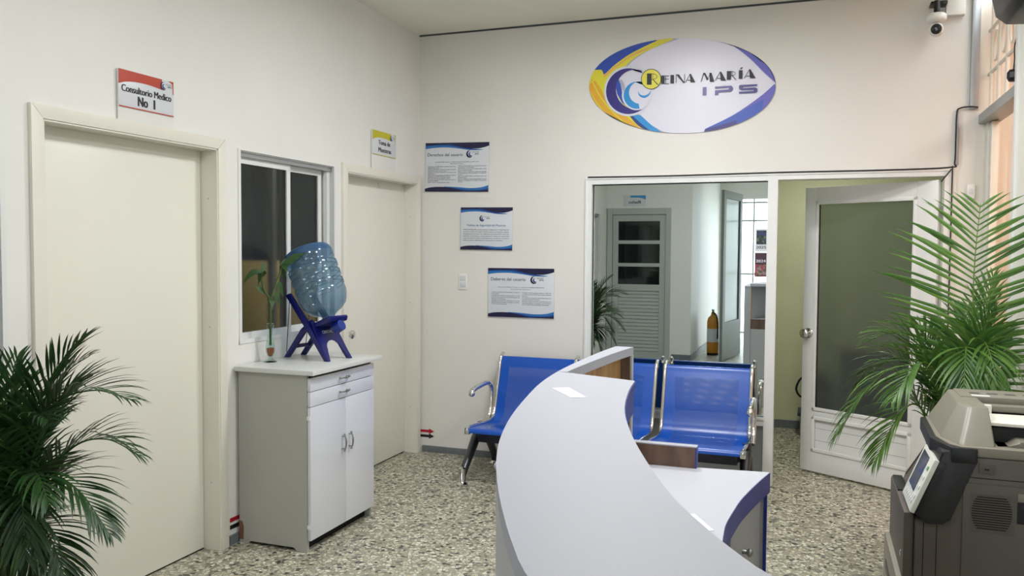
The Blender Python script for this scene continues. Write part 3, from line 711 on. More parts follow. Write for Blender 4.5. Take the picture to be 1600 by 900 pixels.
# ---- water bottle (neck down, tilted)
ax = Vector((-sin(radians(25)), 0, cos(radians(25)))); AX = Matrix.Rotation(radians(-9), 3, 'Z') @ ax
neck = Vector((.322, -1.735, CT+.212))
bt = empty('water_bottle', neck, label='large translucent blue water bottle tilted neck down on the stand', cat='water bottle')
R = .137
pf = [(0, -.005), (.024, -.005), (.026, .02), (.030, .03), (.050, .045), (.085, .062), (.112, .085), (.126, .115), (R, .150), (R, .178), (R-.005, .184), (R, .190), (R, .222), (R-.004, .230), (R-.004, .236), (R, .244), (R, .275), (R-.004, .283), (R-.004, .289), (R, .297), (R, .330), (R-.004, .338), (R-.004, .346), (R, .354), (R, .385)]
mb = MB(); mb.lathe(pf, (0, 0, 0), AX, 48); mb.build('bottle_body', 'bottle', bt, 60)
mb = MB(); mb.lathe([(R, .385), (R-.001, .405), (R-.012, .428), (R-.035, .440), (R-.06, .436), (0, .425)], (0, 0, 0), AX, 48); mb.build('bottle_base', 'bottlebase', bt, 60)
# embossed label panels on the bottle
side_ = AX.cross(Vector((0, 1, 0))).normalized()
mb = MB()
for k in range(6):
    a0 = k*pi/3
    for (h0, h1) in ((.196, .218), (.250, .272), (.303, .328)):
        pts = []
        yv = AX.cross(side_)
        for (da, hh) in ((-.36, h0), (.36, h0), (.36, h1), (-.36, h1)):
            pts.append(None)
        def P_(a, h): return AX*h+(side_*cos(a)+yv*sin(a))*(R+.0012)
        loop = [P_(a0-.36+.72*i/6, h0) for i in range(7)]+[P_(a0+.36-.72*i/6, h1) for i in range(7)]
        mb.tube(loop, .0026, 6, closed=True)
mb.build('embossed_panel', 'bottle', bt, 60)

# ---- vase with lucky bamboo
vs = empty('bud_vase', (.075, -1.955, CT), label='slim footed glass bud vase with orange gravel at the cabinet edge', cat='vase')
vp = [(0, 0), (.034, 0), (.035, .003), (.010, .012), (.007, .022), (.014, .032), (.022, .055), (.023, .085), (.016, .115), (.012, .145), (.013, .175), (.022, .205), (.024, .208)]
mb = MB(); mb.lathe(vp, seg=28); ob = mb.build('vase_glass', 'vaseg', vs, 60); m_ = ob.modifiers.new('thickness', 'SOLIDIFY'); m_.thickness = .0015; m_.offset = -1
mb = MB(); mb.lathe([(0, .028), (.011, .033), (.019, .055), (.020, .075), (0, .078)], seg=20); mb.build('gravel', 'pebble', vs, 60)
pl = empty('lucky_bamboo', (.075, -1.955, CT+.01), label='leafy lucky bamboo stems standing in the glass bud vase', cat='plant')
for pts in ([(0, 0, .08), (.002, .004, .24), (-.004, .0, .33), (-.022, -.02, .38), (-.030, -.03, .44), (-.02, -.03, .48)], [(.004, -.004, .08), (.004, 0, .30), (.012, .01, .36), (.02, .03, .42), (.03, .05, .47), (.035, .05, .50)]):
    c = catmull([Vector(p) for p in pts], 6); mb = MB(); mb.tube(c, [.0055+.0012*(k % 6 == 0) for k in range(len(c))], 10); mb.build('stem', 'cane', pl, 60)
def blade(base, tip, w_, droop, m, par, name='leaf', seg=8, fold=.25):
    base, tip = Vector(base), Vector(tip); d = tip-base; L_ = d.length; side = d.cross(Vector((.62, -.68, .38)));
    side = side.normalized() if side.length > 1e-5 else Vector((1, 0, 0)); bm = bmesh.new(); rows = []
    tl = bm.verts.layers.float.new('tint')
    for k in range(seg+1):
        t = k/seg; c = base+d*t+Vector((0, 0, droop*(4*t*(1-t)))); ww = w_*(sin(pi*min(1, t*.92+.08))**.7)*(1-t**4)
        up_ = Vector((0, 0, fold*ww)); row = [bm.verts.new(c-side*ww+up_), bm.verts.new(c), bm.verts.new(c+side*ww+up_)]
        for v in row: v[tl] = random.random()*.4+.3
        rows.append(row)
    for a, b in zip(rows, rows[1:]):
        for j in (0, 1): f = bm.faces.new((a[j], a[j+1], b[j+1], b[j])); f.smooth = True
    me = bpy.data.meshes.new(name); bm.to_mesh(me); bm.free(); me.materials.append(MT[m]); o = bpy.data.objects.new(name, me); COL.objects.link(o); o.parent = par
    return o
for b_, t_, w_, dr_ in (((-.02, -.03, .47), (-.115, -.09, .40), .012, .035), ((-.02, -.03, .48), (-.055, -.03, .40), .012, .02), ((-.02, -.03, .48), (-.03, -.02, .535), .009, 0),
                        ((.03, .05, .49), (.150, .12, .585), .016, .01), ((.03, .05, .50), (.10, .02, .46), .011, .03), ((.03, .05, .49), (.02, .11, .43), .011, .02), ((.012, .01, .37), (.045, .03, .285), .013, .02),
                        ((.01, .0, .33), (.03, -.02, .27), .011, .015), ((-.022, -.02, .36), (-.06, -.05, .41), .009, .0), ((.02, .03, .42), (.05, .05, .33), .012, .02), ((.03, .05, .50), (.08, .10, .545), .012, .01),
                        ((-.03, -.03, .45), (.02, -.05, .47), .010, .01), ((0, 0, .30), (-.02, .02, .36), .009, .01)):
    blade(b_, t_, w_*1.4, dr_, 'bamleaf', pl)

# ================================================================== PALMS
def frond(par, pts, length, mname, pairs=34, droop=.5, w_=.0085, spread=58, updir=(0, 0, 1), bare=.18, lift=.15, taper=.62, xlim=(-9, 9)):
    c = catmull([Vector(p) for p in pts], 10); n = len(c); L_ = [0]
    for a, b in zip(c, c[1:]): L_.append(L_[-1]+(b-a).length)
    mb = MB(); mb.tube(c, [.0055*(1-.75*k/n) for k in range(n)], 6); bm = mb.bm
    tl = bm.verts.layers.float.new('tint')
    for v in bm.verts: v[tl] = .75
    tot = L_[-1]
    def at(s_):
        j = 0
        while j < n-2 and L_[j+1] < s_: j += 1
        k = (s_-L_[j])/max(1e-9, L_[j+1]-L_[j]); return c[j].lerp(c[j+1], k), (c[j+1]-c[j]).normalized()
    U = Vector(updir); ft = random.uniform(-.12, .12)
    for i in range(pairs):
        f = bare+(1-bare)*(i+.5)/pairs; p, t = at(tot*f); side = t.cross(U)
        side = side.normalized() if side.length > 1e-4 else Vector((1, 0, 0)); nn_ = side.cross(t).normalized()
        g = (f-bare)/(1-bare); ll = length*(sin(pi*(g*.80+.16))**.75)*random.uniform(.9, 1.06)
        for s in (-1, 1):
            sp = radians(spread*(1-taper*g)+random.uniform(-5, 5)); d = (t*cos(sp)+side*s*sin(sp)+nn_*(lift+random.uniform(-.06, .06))).normalized()
            ws = w_*random.uniform(.85, 1.15)*(1 if g < .85 else .75); rows = []; q = p.copy(); dd_ = d.copy(); sg = 5; tint = min(1, max(0, .35+ft+random.uniform(-.25, .25)))
            wd = dd_.cross(nn_).normalized()
            for k in range(sg+1):
                u_ = k/sg; ww = ws*(.35+1.3*u_ if u_ < .4 else .87*(1-((u_-.4)/.6)**1.6)+.01)
                upv = wd.cross(dd_)*ww*.35; row = [bm.verts.new(q-wd*ww+upv), bm.verts.new(q), bm.verts.new(q+wd*ww+upv)]
                for v in row: v[tl] = tint
                rows.append(row); q = q+dd_*ll/sg; q.x = min(max(q.x, xlim[0]), xlim[1]); dd_ = (dd_+Vector((0, 0, -droop*(.25+u_)/sg*1.6))).normalized(); wd = (wd-dd_*wd.dot(dd_)).normalized()
            for a, b in zip(rows, rows[1:]):
                for j in (0, 1): bm.faces.new((a[j], a[j+1], b[j+1], b[j]))
    return mb.build('frond', mname, par, 40, recalc=False)
def pot(par, r, h):
    MB().lathe([(0, 0), (r*.72, 0), (r*.76, .01), (r*.97, h*.86), (r*1.06, h*.86), (r*1.08, h), (r*.98, h), (r*.96, h*.9), (0, h*.9)]).build('pot', 'pot', par, 30)
    MB().lathe([(0, h*.9+.004), (r*.95, h*.9+.002), (r*.95, h*.88)], seg=24).build('soil', 'soil', par, 30)
lp = empty('areca_palm', (.30, -3.72, 0), label='dark green potted areca palm at the left edge before the consulting room door', cat='potted plant')
pot(lp, .17, .27)
for k in range(9):
    a = k*.7; rr_ = .02+.055*((k*37 % 10)/10); top = .55+.25*((k*53 % 10)/10)
    mb = MB(); pts = catmull([Vector((rr_*cos(a), rr_*sin(a), .24)), Vector((rr_*1.4*cos(a), rr_*1.4*sin(a), .45)), Vector((rr_*2*cos(a), rr_*2*sin(a), top))], 6)
    mb.tube(pts, [.012-.005*i/len(pts) for i in range(len(pts))], 8); mb.build('cane', 'cane', lp, 50)
LPF = [  # tip (x,y,z) relative to the plant, apex bend, leaflet length
 ((.50, .07, 1.06), (.20, .03, 1.05), .30, .75), ((.33, .05, 1.30), (.10, .02, .98), .28, .45), ((.36, -.12, 1.02), (.12, -.02, .95), .28, .8), ((.47, .0, .64), (.22, .0, .83), .24, .85),
 ((.30, -.16, .60), (.16, -.06, .82), .26, .9), ((.05, -.15, 1.36), (.03, -.05, 1.05), .28, .4), ((-.04, .10, 1.33), (-.01, .04, 1.0), .25, .4), ((.16, .22, 1.24), (.08, .10, 1.0), .26, .6),
 ((-.08, -.20, 1.10), (-.05, -.08, 1.0), .24, .7), ((.22, -.30, .88), (.10, -.14, .92), .28, .9), ((.40, .20, .84), (.2, .1, .90), .26, .8), ((.02, -.32, 1.02), (.02, -.14, .96), .28, .7),
 ((.36, -.06, .46), (.20, -.03, .68), .22, .9), ((.12, -.22, .50), (.08, -.11, .72), .26, .9), ((-.05, -.30, .72), (-.04, -.14, .86), .28, .9), ((.28, .12, 1.12), (.12, .05, .95), .26, .7),
 ((-.06, .30, .95), (-.03, .1, .95), .26, .7), ((.20, .0, .36), (.13, 0, .55), .2, .8), ((.02, -.12, .40), (.05, -.06, .62), .22, .8), ((.40, -.16, .78), (.2, -.07, .85), .26, .9)]
for (tx, ty, tz), (mx_, my_, mz_), ll, dr_ in LPF:
    p0 = Vector((mx_*.12, my_*.12, .42)); mid = Vector((mx_, my_, mz_)); tip = Vector((tx, ty, tz)); q = (mid*1.0+p0)/2+Vector((-.01, 0, .06))
    tip.z = min(tip.z, 1.17+.09*(tip.x > .2)); mid.z -= .03; frond(lp, [p0, q, mid, (mid+tip)/2+Vector((0, 0, .045)), tip], ll*.9, 'leafd', 34, dr_, .0075, xlim=(-.28, 9))
rp = empty('areca_palm', (3.47, -1.62, 0), label='bright green potted areca palm at right behind the printer', cat='potted plant')
pot(rp, .18, .30)
for k in range(7):
    a = k*.9; rr_ = .02+.05*((k*37 % 10)/10); top = .6+.2*((k*53 % 10)/10)
    mb = MB(); pts = catmull([Vector((rr_*cos(a), rr_*sin(a), .27)), Vector((rr_*1.4*cos(a), rr_*1.4*sin(a), .5)), Vector((rr_*2*cos(a), rr_*2*sin(a), top))], 6)
    mb.tube(pts, [.012-.005*i/len(pts) for i in range(len(pts))], 8); mb.build('cane', 'cane', rp, 50)
# upright frond facing the room
frond(rp, [(0, 0, .5), (.015, -.01, .85), (.022, -.02, 1.20), (.022, -.03, 1.50), (.035, -.045, 1.76)], .46, 'leafl', 32, .30, .0095, 80, (.32, .92, .1), .34, .12, .42, (-9, .262))
RPF = [((-.52, -.03, .70), (-.28, -.02, 1.02), .30, 1.1, .35), ((-.40, .02, 1.14), (-.18, .0, 1.13), .26, .7, .4), ((-.42, .12, .92), (-.22, .06, 1.05), .26, .9, .4), ((.09, -.06, 1.30), (.04, -.02, 1.02), .24, .5, .35),
       ((.07, -.32, 1.02), (.04, -.14, 1.16), .24, 1.1, .35), ((-.05, -.32, .98), (-.02, -.16, 1.14), .28, 1.1, .35), ((.12, .10, 1.45), (.06, .04, 1.1), .22, .5, .35), ((-.30, -.22, .92), (-.15, -.10, 1.06), .28, 1.0, .3),
       ((.10, -.20, 1.12), (.06, -.10, 1.10), .24, .8, .3), ((-.20, .20, 1.22), (-.1, .1, 1.05), .24, .6, .3), ((.05, .30, 1.30), (.02, .12, 1.1), .26, .6, .3), ((-.36, -.12, .62), (-.2, -.06, .88), .26, 1.0, .3), ((.08, -.26, .86), (.05, -.1, 1.0), .22, 1.0, .3)]
for (tx, ty, tz), (mx_, my_, mz_), ll, dr_, br in RPF:
    p0 = Vector((mx_*.12, my_*.12, .5)); mid = Vector((mx_, my_, mz_)); tip = Vector((tx, ty, tz)); q = (mid+p0)/2+Vector((0, 0, .07))
    frond(rp, [p0, q, mid, (mid+tip)/2+Vector((0, 0, .05)), tip], ll, 'leafl', 30, dr_, .008, bare=br, xlim=(-9, .262))

# ================================================================== PRINTER
pr_ = empty('office_printer', (3.13, -3.10, 0), label='taupe multifunction office printer at the lower right corner', cat='printer')
def PX(x): return x-3.13
YF = .455
mb = MB(); mb.prism([(0.0, .02), (.60, .02), (.60, .975), (.10, .975), (.095, .93), (.02, .80), (0, .78)], 'y', 0, YF, .006); mb.build('printer_body', 'taupe', pr_, 30)
mb = MB(); mb.box((-.030, .02, .26), (.0, YF-.005, .795), .010); mb.build('front_cover', 'taupe', pr_, 30)
B('cover_top', (-.026, .25, .793), (.004, YF-.02, .80), 'printblk', pr_, .003)
mb = MB(); mb.box((-.046, .03, .10), (.0, YF-.005, .60), .008); mb.build('paper_drawer', 'taupel', pr_, 30)
for z in (.50, .38, .25): B('drawer_grip', (-.0475, .12, z), (-.044, .36, z+.035), 'printblk', pr_, .001)
mb = MB(); mb.box((.0, .0, .0), (.60, YF, .02), .002); mb.build('castor_base', 'printblk', pr_)
# console
con = MB(); con.prism([(.062, .985), (.112, .992), (.146, .975), (.150, .955), (.090, .790), (.070, .775), (.030, .772), (.002, .785), (.010, .80)], 'y', -.006, .20, .006); con.build('console_housing', 'printblk', pr_, 30)
a0 = Vector((PX(3.187), 0, .957)); a1 = Vector((PX(3.125), 0, .800)); av = (a1-a0).normalized(); anx = Vector((-av.z, 0, av.x)); anx = -anx if anx.x > 0 else anx; aL = (a1-a0).length
def con_box(u0, u1, y0, y1, t0, t1, name, m, par, bev=0):
    mb = MB(); mb.box((u0, y0, t0), (u1, y1, t1), bev); XX = Matrix((av, Vector((0, 1, 0)), anx)).transposed().to_4x4(); XX.translation = a0
    bmesh.ops.transform(mb.bm, matrix=XX, verts=mb.bm.verts); return mb.build(name, m, par, 30 if bev else None)
cp = con_box(0, aL, -.012, .20, 0, .014, 'control_panel', 'panelw', pr_, .004)
con_box(.012, aL-.046, .055, .175, .0142, .0150, 'touch_screen', 'screen', cp)
for i in range(4):
    for j in range(2): con_box(.030+.030*i, .042+.030*i, .006+.020*j, .019+.020*j, .0142, .0165, 'button', 'lcdgreen' if (i, j) == (0, 0) else 'whiteplas', cp, .001)
for j in range(6): con_box(aL-.030, aL-.018, .02+.026*j, .034+.026*j, .0142, .016, 'button', 'whiteplas', cp, .001)
con_box(.0, aL, -.012, .20, -.02, 0, 'panel_back', 'printblk', cp, .002)
# scanner bed, lid and feeder
mb = MB(); mb.prism([(.112, 0), (.60, 0), (.60, YF), (.070, YF), (.062, .13), (.085, .03)], 'z', .975, 1.003, .006); mb.build('scanner_bed', 'taupel', pr_, 30)
mb = MB(); mb.prism([(.085, -.008), (.150, -.008), (.160, .02), (.120, .12), (.095, YF), (.055, YF), (.045, .12)], 'z', .955, 1.000, .006); mb.build('platen_band', 'printblk', pr_, 30)
mb = MB()   # sloping front block of the feeder, chamfered towards the viewer
bot = [(.072, .12), (.110, .012), (.200, .012), (.200, YF), (.074, YF)]; top_ = [(.128, .20), (.150, .135), (.200, .135), (.200, YF), (.135, YF)]
Av = [mb.bm.verts.new((a, b, 1.000)) for a, b in bot]; Bv = [mb.bm.verts.new((a, b, 1.098)) for a, b in top_]
mb.bm.faces.new(Av); mb.bm.faces.new(Bv[::-1])
for i in range(5): mb.bm.faces.new((Av[i], Bv[i], Bv[(i+1) % 5], Av[(i+1) % 5]))
bmesh.ops.bevel(mb.bm, geom=mb.bm.edges[:], offset=.010, segments=3, affect='EDGES', profile=.6); mb.build('feeder_block', 'taupel', pr_, 30)
mb = MB(); mb.box((.150, .30, 1.078), (.60, YF, 1.101), .004); mb.box((.190, .262, 1.062), (.60, .31, 1.082), .004); mb.build('feeder_cover', 'taupel', pr_, 30)
for i in range(7): B('cover_mark', (.185+.050*i, .36, 1.1008), (.215+.050*i, .385, 1.1014), 'inkg', pr_)
B('cover_label', (.185, .312, 1.1008), (.235, .335, 1.1014), 'whiteplas', pr_)
B('paper_guide', (.203, .245, 1.048), (.228, .262, 1.085), 'whiteplas', pr_, .002)
mb = MB(); mb.prism([(.148, .10), (.60, .06), (.60, .25), (.200, .25), (.150, .16)], 'z', 1.050, 1.060, .003); mb.build('document_tray', 'taupew', pr_, 30)
mb = MB(); mb.box((.205, .10, 1.004), (.60, YF-.01, 1.046)); mb.box((.2, .30, 1.044), (.60, YF-.01, 1.077)); mb.build('output_cavity', 'cavity', pr_)
mb = MB(); mb.prism([(.205, 1.003), (.24, 1.003), (.262, 1.020), (.60, 1.022), (.60, 1.003)], 'y', .035, .12, .004); mb.build('output_rest', 'taupel', pr_, 30)
# near side details
B('usb_cover', (.156, -.003, .930), (.196, .002, .958), 'taupe', pr_, .002); B('usb_slot', (.170, -.0036, .941), (.182, -.0028, .9455), 'gap', pr_)
B('side_seam', (.125, -.0005, .916), (.60, .001, .9185), 'gap', pr_); B('side_seam', (.020, -.0005, .05), (.0225, .001, .775), 'gap', pr_)
mb = MB(); mb.tube([(.055, -.0002, .05), (.055, -.0002, .77), (.050, -.0002, .785), (.042, -.0002, .79)], .0012, 6); mb.build('side_seam', 'gap', pr_)
mb = MB(); mb.box((.118, -.005, .10), (.60, .002, .902), .004); pn = mb.build('side_door', 'taupe', pr_, 30)
mb = MB(); mb.box((.135, -.0056, .765), (.246, -.004, .875)); mb.build('vent_recess', 'taupe', pn)
mb = MB()
for i in range(14):
    z = .776+.0068*i; wv = .050*sqrt(max(0, 1-((i-6.5)/9.5)**2)); mb.box((.190-wv, -.0064, z), (.190+wv, -.0050, z+.0030))
mb.build('vent_grille', 'gap', pn)
B('side_handle', (.252, -.0058, .80), (.40, -.0045, .86), 'cavity', pn, .001); B('side_handle_lip', (.252, -.009, .862), (.40, -.004, .885), 'taupel', pn, .002)
MB().ball((-.031, .06, .66), .006, (.5, 1, 1.8)).build('lock_clip', 'chrome', pr_, 60)

# ================================================================== WALL SIGNS
ZB = -.012
def crescent(c0, r0, c1, r1, a0, a1, n=40):
    """outer arc from a0 to a1 on circle 0, back along circle 1 between the same ends"""
    p = [(c0[0]+r0*cos(a0+(a1-a0)*k/n), c0[1]+r0*sin(a0+(a1-a0)*k/n)) for k in range(n+1)]
    b0 = math.atan2(p[-1][1]-c1[1], p[-1][0]-c1[0]); b1 = math.atan2(p[0][1]-c1[1], p[0][0]-c1[0])
    if a1 > a0:
        while b1 > b0: b1 -= 2*pi
    else:
        while b1 < b0: b1 += 2*pi
    q = [(c1[0]+r1*cos(b0+(b1-b0)*k/n), c1[1]+r1*sin(b0+(b1-b0)*k/n)) for k in range(1, n)]
    return p+q
def disc(c, r, n=48): return [(c[0]+r*cos(2*pi*k/n), c[1]+r*sin(2*pi*k/n)) for k in range(n)]
def mini_logo(frame, cx, cy, s, parent, off=.0012):
    T = lambda P: [(cx+x*s, cy+y*s) for x, y in P]
    lg = flat_on(frame, [T(crescent((0, 0), .5, (.17, .06), .42, radians(62), radians(318)))], 'logo', 'pnavy', parent, off)
    flat_on(frame, [T(crescent((.16, -.02), .30, (.27, .04), .24, radians(70), radians(318)))], 'logo_wave', 'pmid', lg, off+.0003)
    text_polys_obj([('REINA MARÍA', cx+.42*s, cy+.20*s, .13*s, .95*s, 'L', .015), ('IPS', cx+.80*s, cy-.10*s, .2*s, .55*s, 'L', .03)], frame, 'inkg', lg, 'lettering', off+.0003)
    return lg

def poster(x0, x1, z0, z1, tilt, label, title, tmat, tx, ty, th, tw, logo, lines, tal='L'):
    W, Hh = x1-x0, z1-z0
    r = empty('wall_poster', ((x0+x1)/2, 0, (z0+z1)/2), label=label, cat='poster'); r.rotation_euler = (0, tilt, 0)
    B('board', (-W/2, -.010, -Hh/2), (W/2, -.002, Hh/2), 'signw', r, .0008)
    fr = (Vector((-W/2, -.0104, -Hh/2)), Vector((1, 0, 0)), Vector((0, 0, 1)))
    X = lambda t: t*W
    def wav(t, a): return a
    def curve(pts, n=7): return [(p.x*W, p.y*Hh) for p in catmull([Vector(q) for q in pts], n)]
    c1 = curve([(0, .875), (.12, .895), (.28, .905), (.42, .895), (.55, .875), (.70, .845), (.85, .84)])
    flat_on(fr, [[(0, Hh)]+c1+[(W*.92, Hh*.85), (W*.7, Hh*.88), (W*.4, Hh)]], 'wave_band', 'pblue', r, .0002)
    c2 = curve([(0, .93), (.15, .945), (.32, .945), (.45, .92), (.58, .885), (.70, .86), (.84, .845)])
    flat_on(fr, [[(0, Hh)]+c2+[(W*.7, Hh*.89), (W*.4, Hh)]], 'wave_band', 'pmid', r, .0004)
    c3 = curve([(.30, 1.0), (.42, .965), (.55, .915), (.68, .885), (.82, .875), (.93, .90), (1.0, .93)])
    flat_on(fr, [c3+[(W, Hh)]], 'wave_band', 'pnavy', r, .0006); flat_on(fr, [[(0, Hh), (0, Hh*.95), (W*.2, Hh*.965), (W*.38, Hh*.965), (W*.32, Hh)]], 'wave_band', 'pnavy', r, .0006)
    d1 = curve([(.30, .105), (.42, .10), (.55, .09), (.70, .075), (.82, .08), (.92, .10), (1, .135)])
    flat_on(fr, [[(W, 0), (W*.45, 0)]+d1], 'wave_band', 'pblue', r, .0002)
    d2 = curve([(.40, .085), (.52, .065), (.65, .04), (.8, .035), (.92, .05), (1, .075)])
    flat_on(fr, [[(W, 0), (W*.45, 0)]+d2], 'wave_band', 'pmid', r, .0004); flat_on(fr, [[(W, 0), (W*.6, 0), (W*.72, Hh*.018), (W*.88, Hh*.022), (W, Hh*.04)]], 'wave_band', 'pnavy', r, .0006)
    d3 = curve([(0, .06), (.08, .085), (.2, .098), (.32, .095), (.45, .07), (.58, .025), (.66, 0)])
    flat_on(fr, [[(0, 0)]+d3], 'wave_band', 'pnavy', r, .0007)
    text_polys_obj([(title, tx*W, ty*Hh, th, tw*W, tal, .004)], fr, tmat, r, 'title', .0008)
    body = []
    for (s_, lx, ly, lw, al, b_) in lines: body.append((s_, lx*W, ly*Hh, .0068, lw*W, al, b_))
    text_polys_obj(body, fr, 'ink', r, 'body_text', .0008)
    mini_logo(fr, logo[0]*W, logo[1]*Hh, logo[2], r)
    return r
DER = [('Se recomienda conocer la diferencia para que puedas acceder a los', .5, .60, .68, 'C', .012), ('diferentes servicios.', .5, .563, .20, 'C', .012)]
colA = ['Conocer y ser informado de manera oportuna', 'sobre su estado de salud.', 'Recibir un trato digno y respetuoso durante su atención', 'y protección de sus datos personales.', 'Aceptar un médico de acuerdo con su caso y la', 'red de servicios.', 'Que en caso de urgencia sea atendido de manera', 'oportuna y con calidad en todos los servicios.', 'Ejercer el derecho a una segunda opinión.', 'Que toda consulta y soporte de servicios y sus', 'resultados de exámenes.', 'Recibir o rehusar el apoyo espiritual o moral.']
colB = ['Revisar su historia clínica con tratamiento de manera', 'reservada y confidencial.', 'Recibir durante todo el proceso la mejor asistencia médica', 'que se pueda brindar.', 'Que sus reclamos, sugerencias y quejas sean atendidos', 'en los tiempos, sus dudas y quejas; en su calidad de', 'usuario.', 'Que su consulta médica sea respetuosa en la', 'atención integral.', 'Que se le respete la voluntad de participar o no en', 'estudios e investigaciones, si acepta la donación de', 'órganos.']
wid = [.44, .18, .44, .30, .44, .12, .44, .36, .36, .44, .17, .35]; widB = [.44, .25, .44, .22, .44, .44, .08, .44, .14, .44, .44, .08]
for i in range(12):
    DER.append((colA[i], .045, .505-.0295*i, wid[i], 'L', .016)); DER.append((colB[i], .525, .518-.0295*i, widB[i], 'L', .016))
poster(.053, .571, 1.987, 2.352, radians(1.2), 'topmost blue and white poster titled Derechos del usuario', 'Derechos del usuario', 'inkg', .035, .725, .024, .56, (.70, .765, .055), DER)
POL = ['REINA MARIA IPS comprometida a trabajar por la Seguridad del', 'paciente como estrategia necesaria para un ambiente seguro', 'dependiendo de todos sus deberes y promoviendo entre los', 'usuarios, sus familias y colaboradores la cultura de seguridad', 'y gestionando los fallos administrativos, incidentes y eventos', 'adversos que se identifiquen en el proceso de atención.']
poster(.346, .760, 1.553, 1.867, radians(.6), 'middle and smallest poster titled Política de Seguridad del Paciente', 'Política de Seguridad del Paciente', 'ptitle', .5, .555, .016, .74, (.42, .74, .044), [(s_, .055, .465-.050*i, .88 if i < 5 else .76, 'L', .018) for i, s_ in enumerate(POL)], 'C')
DEB = [('Conoce los deberes frente a su usuario con REINA MARIA IPS', .5, .605, .70, 'C', .012), ('en la prestación del servicio.', .5, .563, .30, 'C', .012)]
cA = [('Cuidar la salud, la de la familia y la de la', .43), ('comunidad.', .12), ('Cumplir de manera responsable con las', .43), ('recomendaciones de los profesionales de', .43), ('salud que lo atienden.', .22), ('Actuar de manera solidaria ante las', .43), ('situaciones que pongan en peligro la vida o', .43), ('la salud de las personas.', .24)]
cB = [('Respetar al personal de salud y cuidar las', .43), ('instalaciones donde le prestan dichos', .43), ('servicios.', .09), ('Cumplir las normas y actuar de buena fe', .43), ('frente al sistema de salud.', .26), ('Brindar la información requerida para la', .43), ('atención médica y contribuir con los gastos', .43), ('de sus posibles responsabilidades económicas.', .40)]
for i in range(8):
    DEB.append((cA[i][0], .055, .50-.0345*i, cA[i][1], 'L', .016)); DEB.append((cB[i][0], .525, .497-.0345*i, cB[i][1], 'L', .016))
poster(.570, 1.082, 1.060, 1.420, radians(.0), 'lowest poster titled Deberes del usuario, above the bench', 'Deberes del usuario', 'inkg', .045, .745, .024, .53, (.70, .765, .055), DEB)

# big oval sign, drawn in its own 2D units then scaled to metres
sg = empty('logo_sign', (1.952, 0, 2.671), label='large oval clinic sign with REINA MARIA IPS lettering on the back wall', cat='sign')
KX, KZ = 9.14e-4, 9.12e-4
def S(P):  # drawing units, y down -> metres from the sign centre (image slope removed)
    r_ = []
    for x, y in P: r_.append(((x-803)*KX, -(y-440)*KZ-(x-803)*5.65e-5*0+ -(x-803)*5.65e-5))
    return r_
EA, EB = 685, 350; ROT = radians(3.3)*1
def ell(t): # outline point in drawing units, following the real ellipse
    return (803+EA*cos(t), 440-EB*sin(t)-EA*cos(t)*.0)
frS = (Vector((0, -.0086, 0)), Vector((1, 0, 0)), Vector((0, 0, 1)))
mb = MB(); mb.prism(S([ell(2*pi*k/120) for k in range(120)]), 'y', -.008, -.001); mb.build('board', 'signl', sg)
def arcE(a0, a1, n=30): return [ell(radians(a0+(a1-a0)*k/n)) for k in range(n+1)]
def cv(P, n=8): return [tuple(p) for p in catmull([Vector(q) for q in P], n)]
LAY = [0]
def shp(P, m, name='printed_shape', clip=True):
    LAY[0] += 1
    if clip:
        Q = []
        for x, y in P:
            dx, dy = (x-803)/EA, (y-440)/EB; d = math.hypot(dx, dy)
            if d > .999: x, y = 803+(x-803)/d*.999, 440+(y-440)/d*.999
            Q.append((x, y))
        P = Q
    return flat_on(frS, [S(P)], name, m, sg, .00025*LAY[0])
# left side bands
shp(arcE(95, 265, 60)+cv([(712, 790), (600, 730), (500, 650), (400, 540), (340, 430), (420, 290), (520, 210), (640, 150), (800, 95)]), 'lgrey')
shp(arcE(95, 262, 60)+cv([(680, 790), (575, 725), (480, 650), (380, 540), (320, 430), (395, 300), (490, 220), (600, 165), (760, 98)]), 'yel')
shp([(235, 380)]+cv([(235, 380), (330, 300), (440, 225), (540, 180), (600, 150), (480, 190), (380, 250), (232, 355)], 6), 'oran')
shp(arcE(160, 105, 30)+cv([(640, 105), (560, 140), (430, 205), (320, 280), (232, 355), (210, 318)]), 'royl')
shp(arcE(180, 255, 40)+cv([(590, 790), (470, 720), (380, 640), (290, 560), (215, 440), (150, 390), (118, 440)]), 'gold')
shp(cv([(135, 400), (200, 520), (300, 640), (420, 740), (480, 770), (430, 742), (310, 636), (212, 520), (150, 410)], 8), 'yel'); shp(cv([(122, 470), (190, 590), (290, 690), (400, 750), (300, 690), (200, 592), (130, 480)], 8), 'yel')
shp(cv([(118, 430), (150, 395), (212, 320), (240, 400), (245, 520), (215, 470), (165, 400)], 6), 'yel')
shp(cv([(430, 660), (500, 735), (600, 790), (680, 790), (600, 730), (520, 660)], 8), 'pmid'); shp(cv([(455, 660), (540, 735), (620, 788), (680, 790), (600, 730), (520, 660)], 8), 'cyan')
# right side crescents
shp(arcE(68, 2, 40)+cv([(1480, 415), (1400, 340), (1300, 240), (1180, 150), (1060, 103)]), 'viol'); shp(arcE(66, 30, 20)+cv([(1380, 270), (1270, 180), (1080, 105)]), 'royl'); shp(arcE(45, 3, 30)+cv([(1480, 410), (1445, 330), (1390, 255), (1300, 185)]), 'purp')
shp(arcE(-1, -74, 40)+cv([(1000, 755), (1200, 650), (1380, 520), (1483, 425)]), 'viol'); shp(arcE(-30, -74, 30)+cv([(1000, 755), (1180, 665), (1330, 580), (1410, 535)]), 'royl'); shp(arcE(-52, -74, 20)+cv([(1000, 757), (1060, 740), (1140, 715), (1220, 690)]), 'purp')
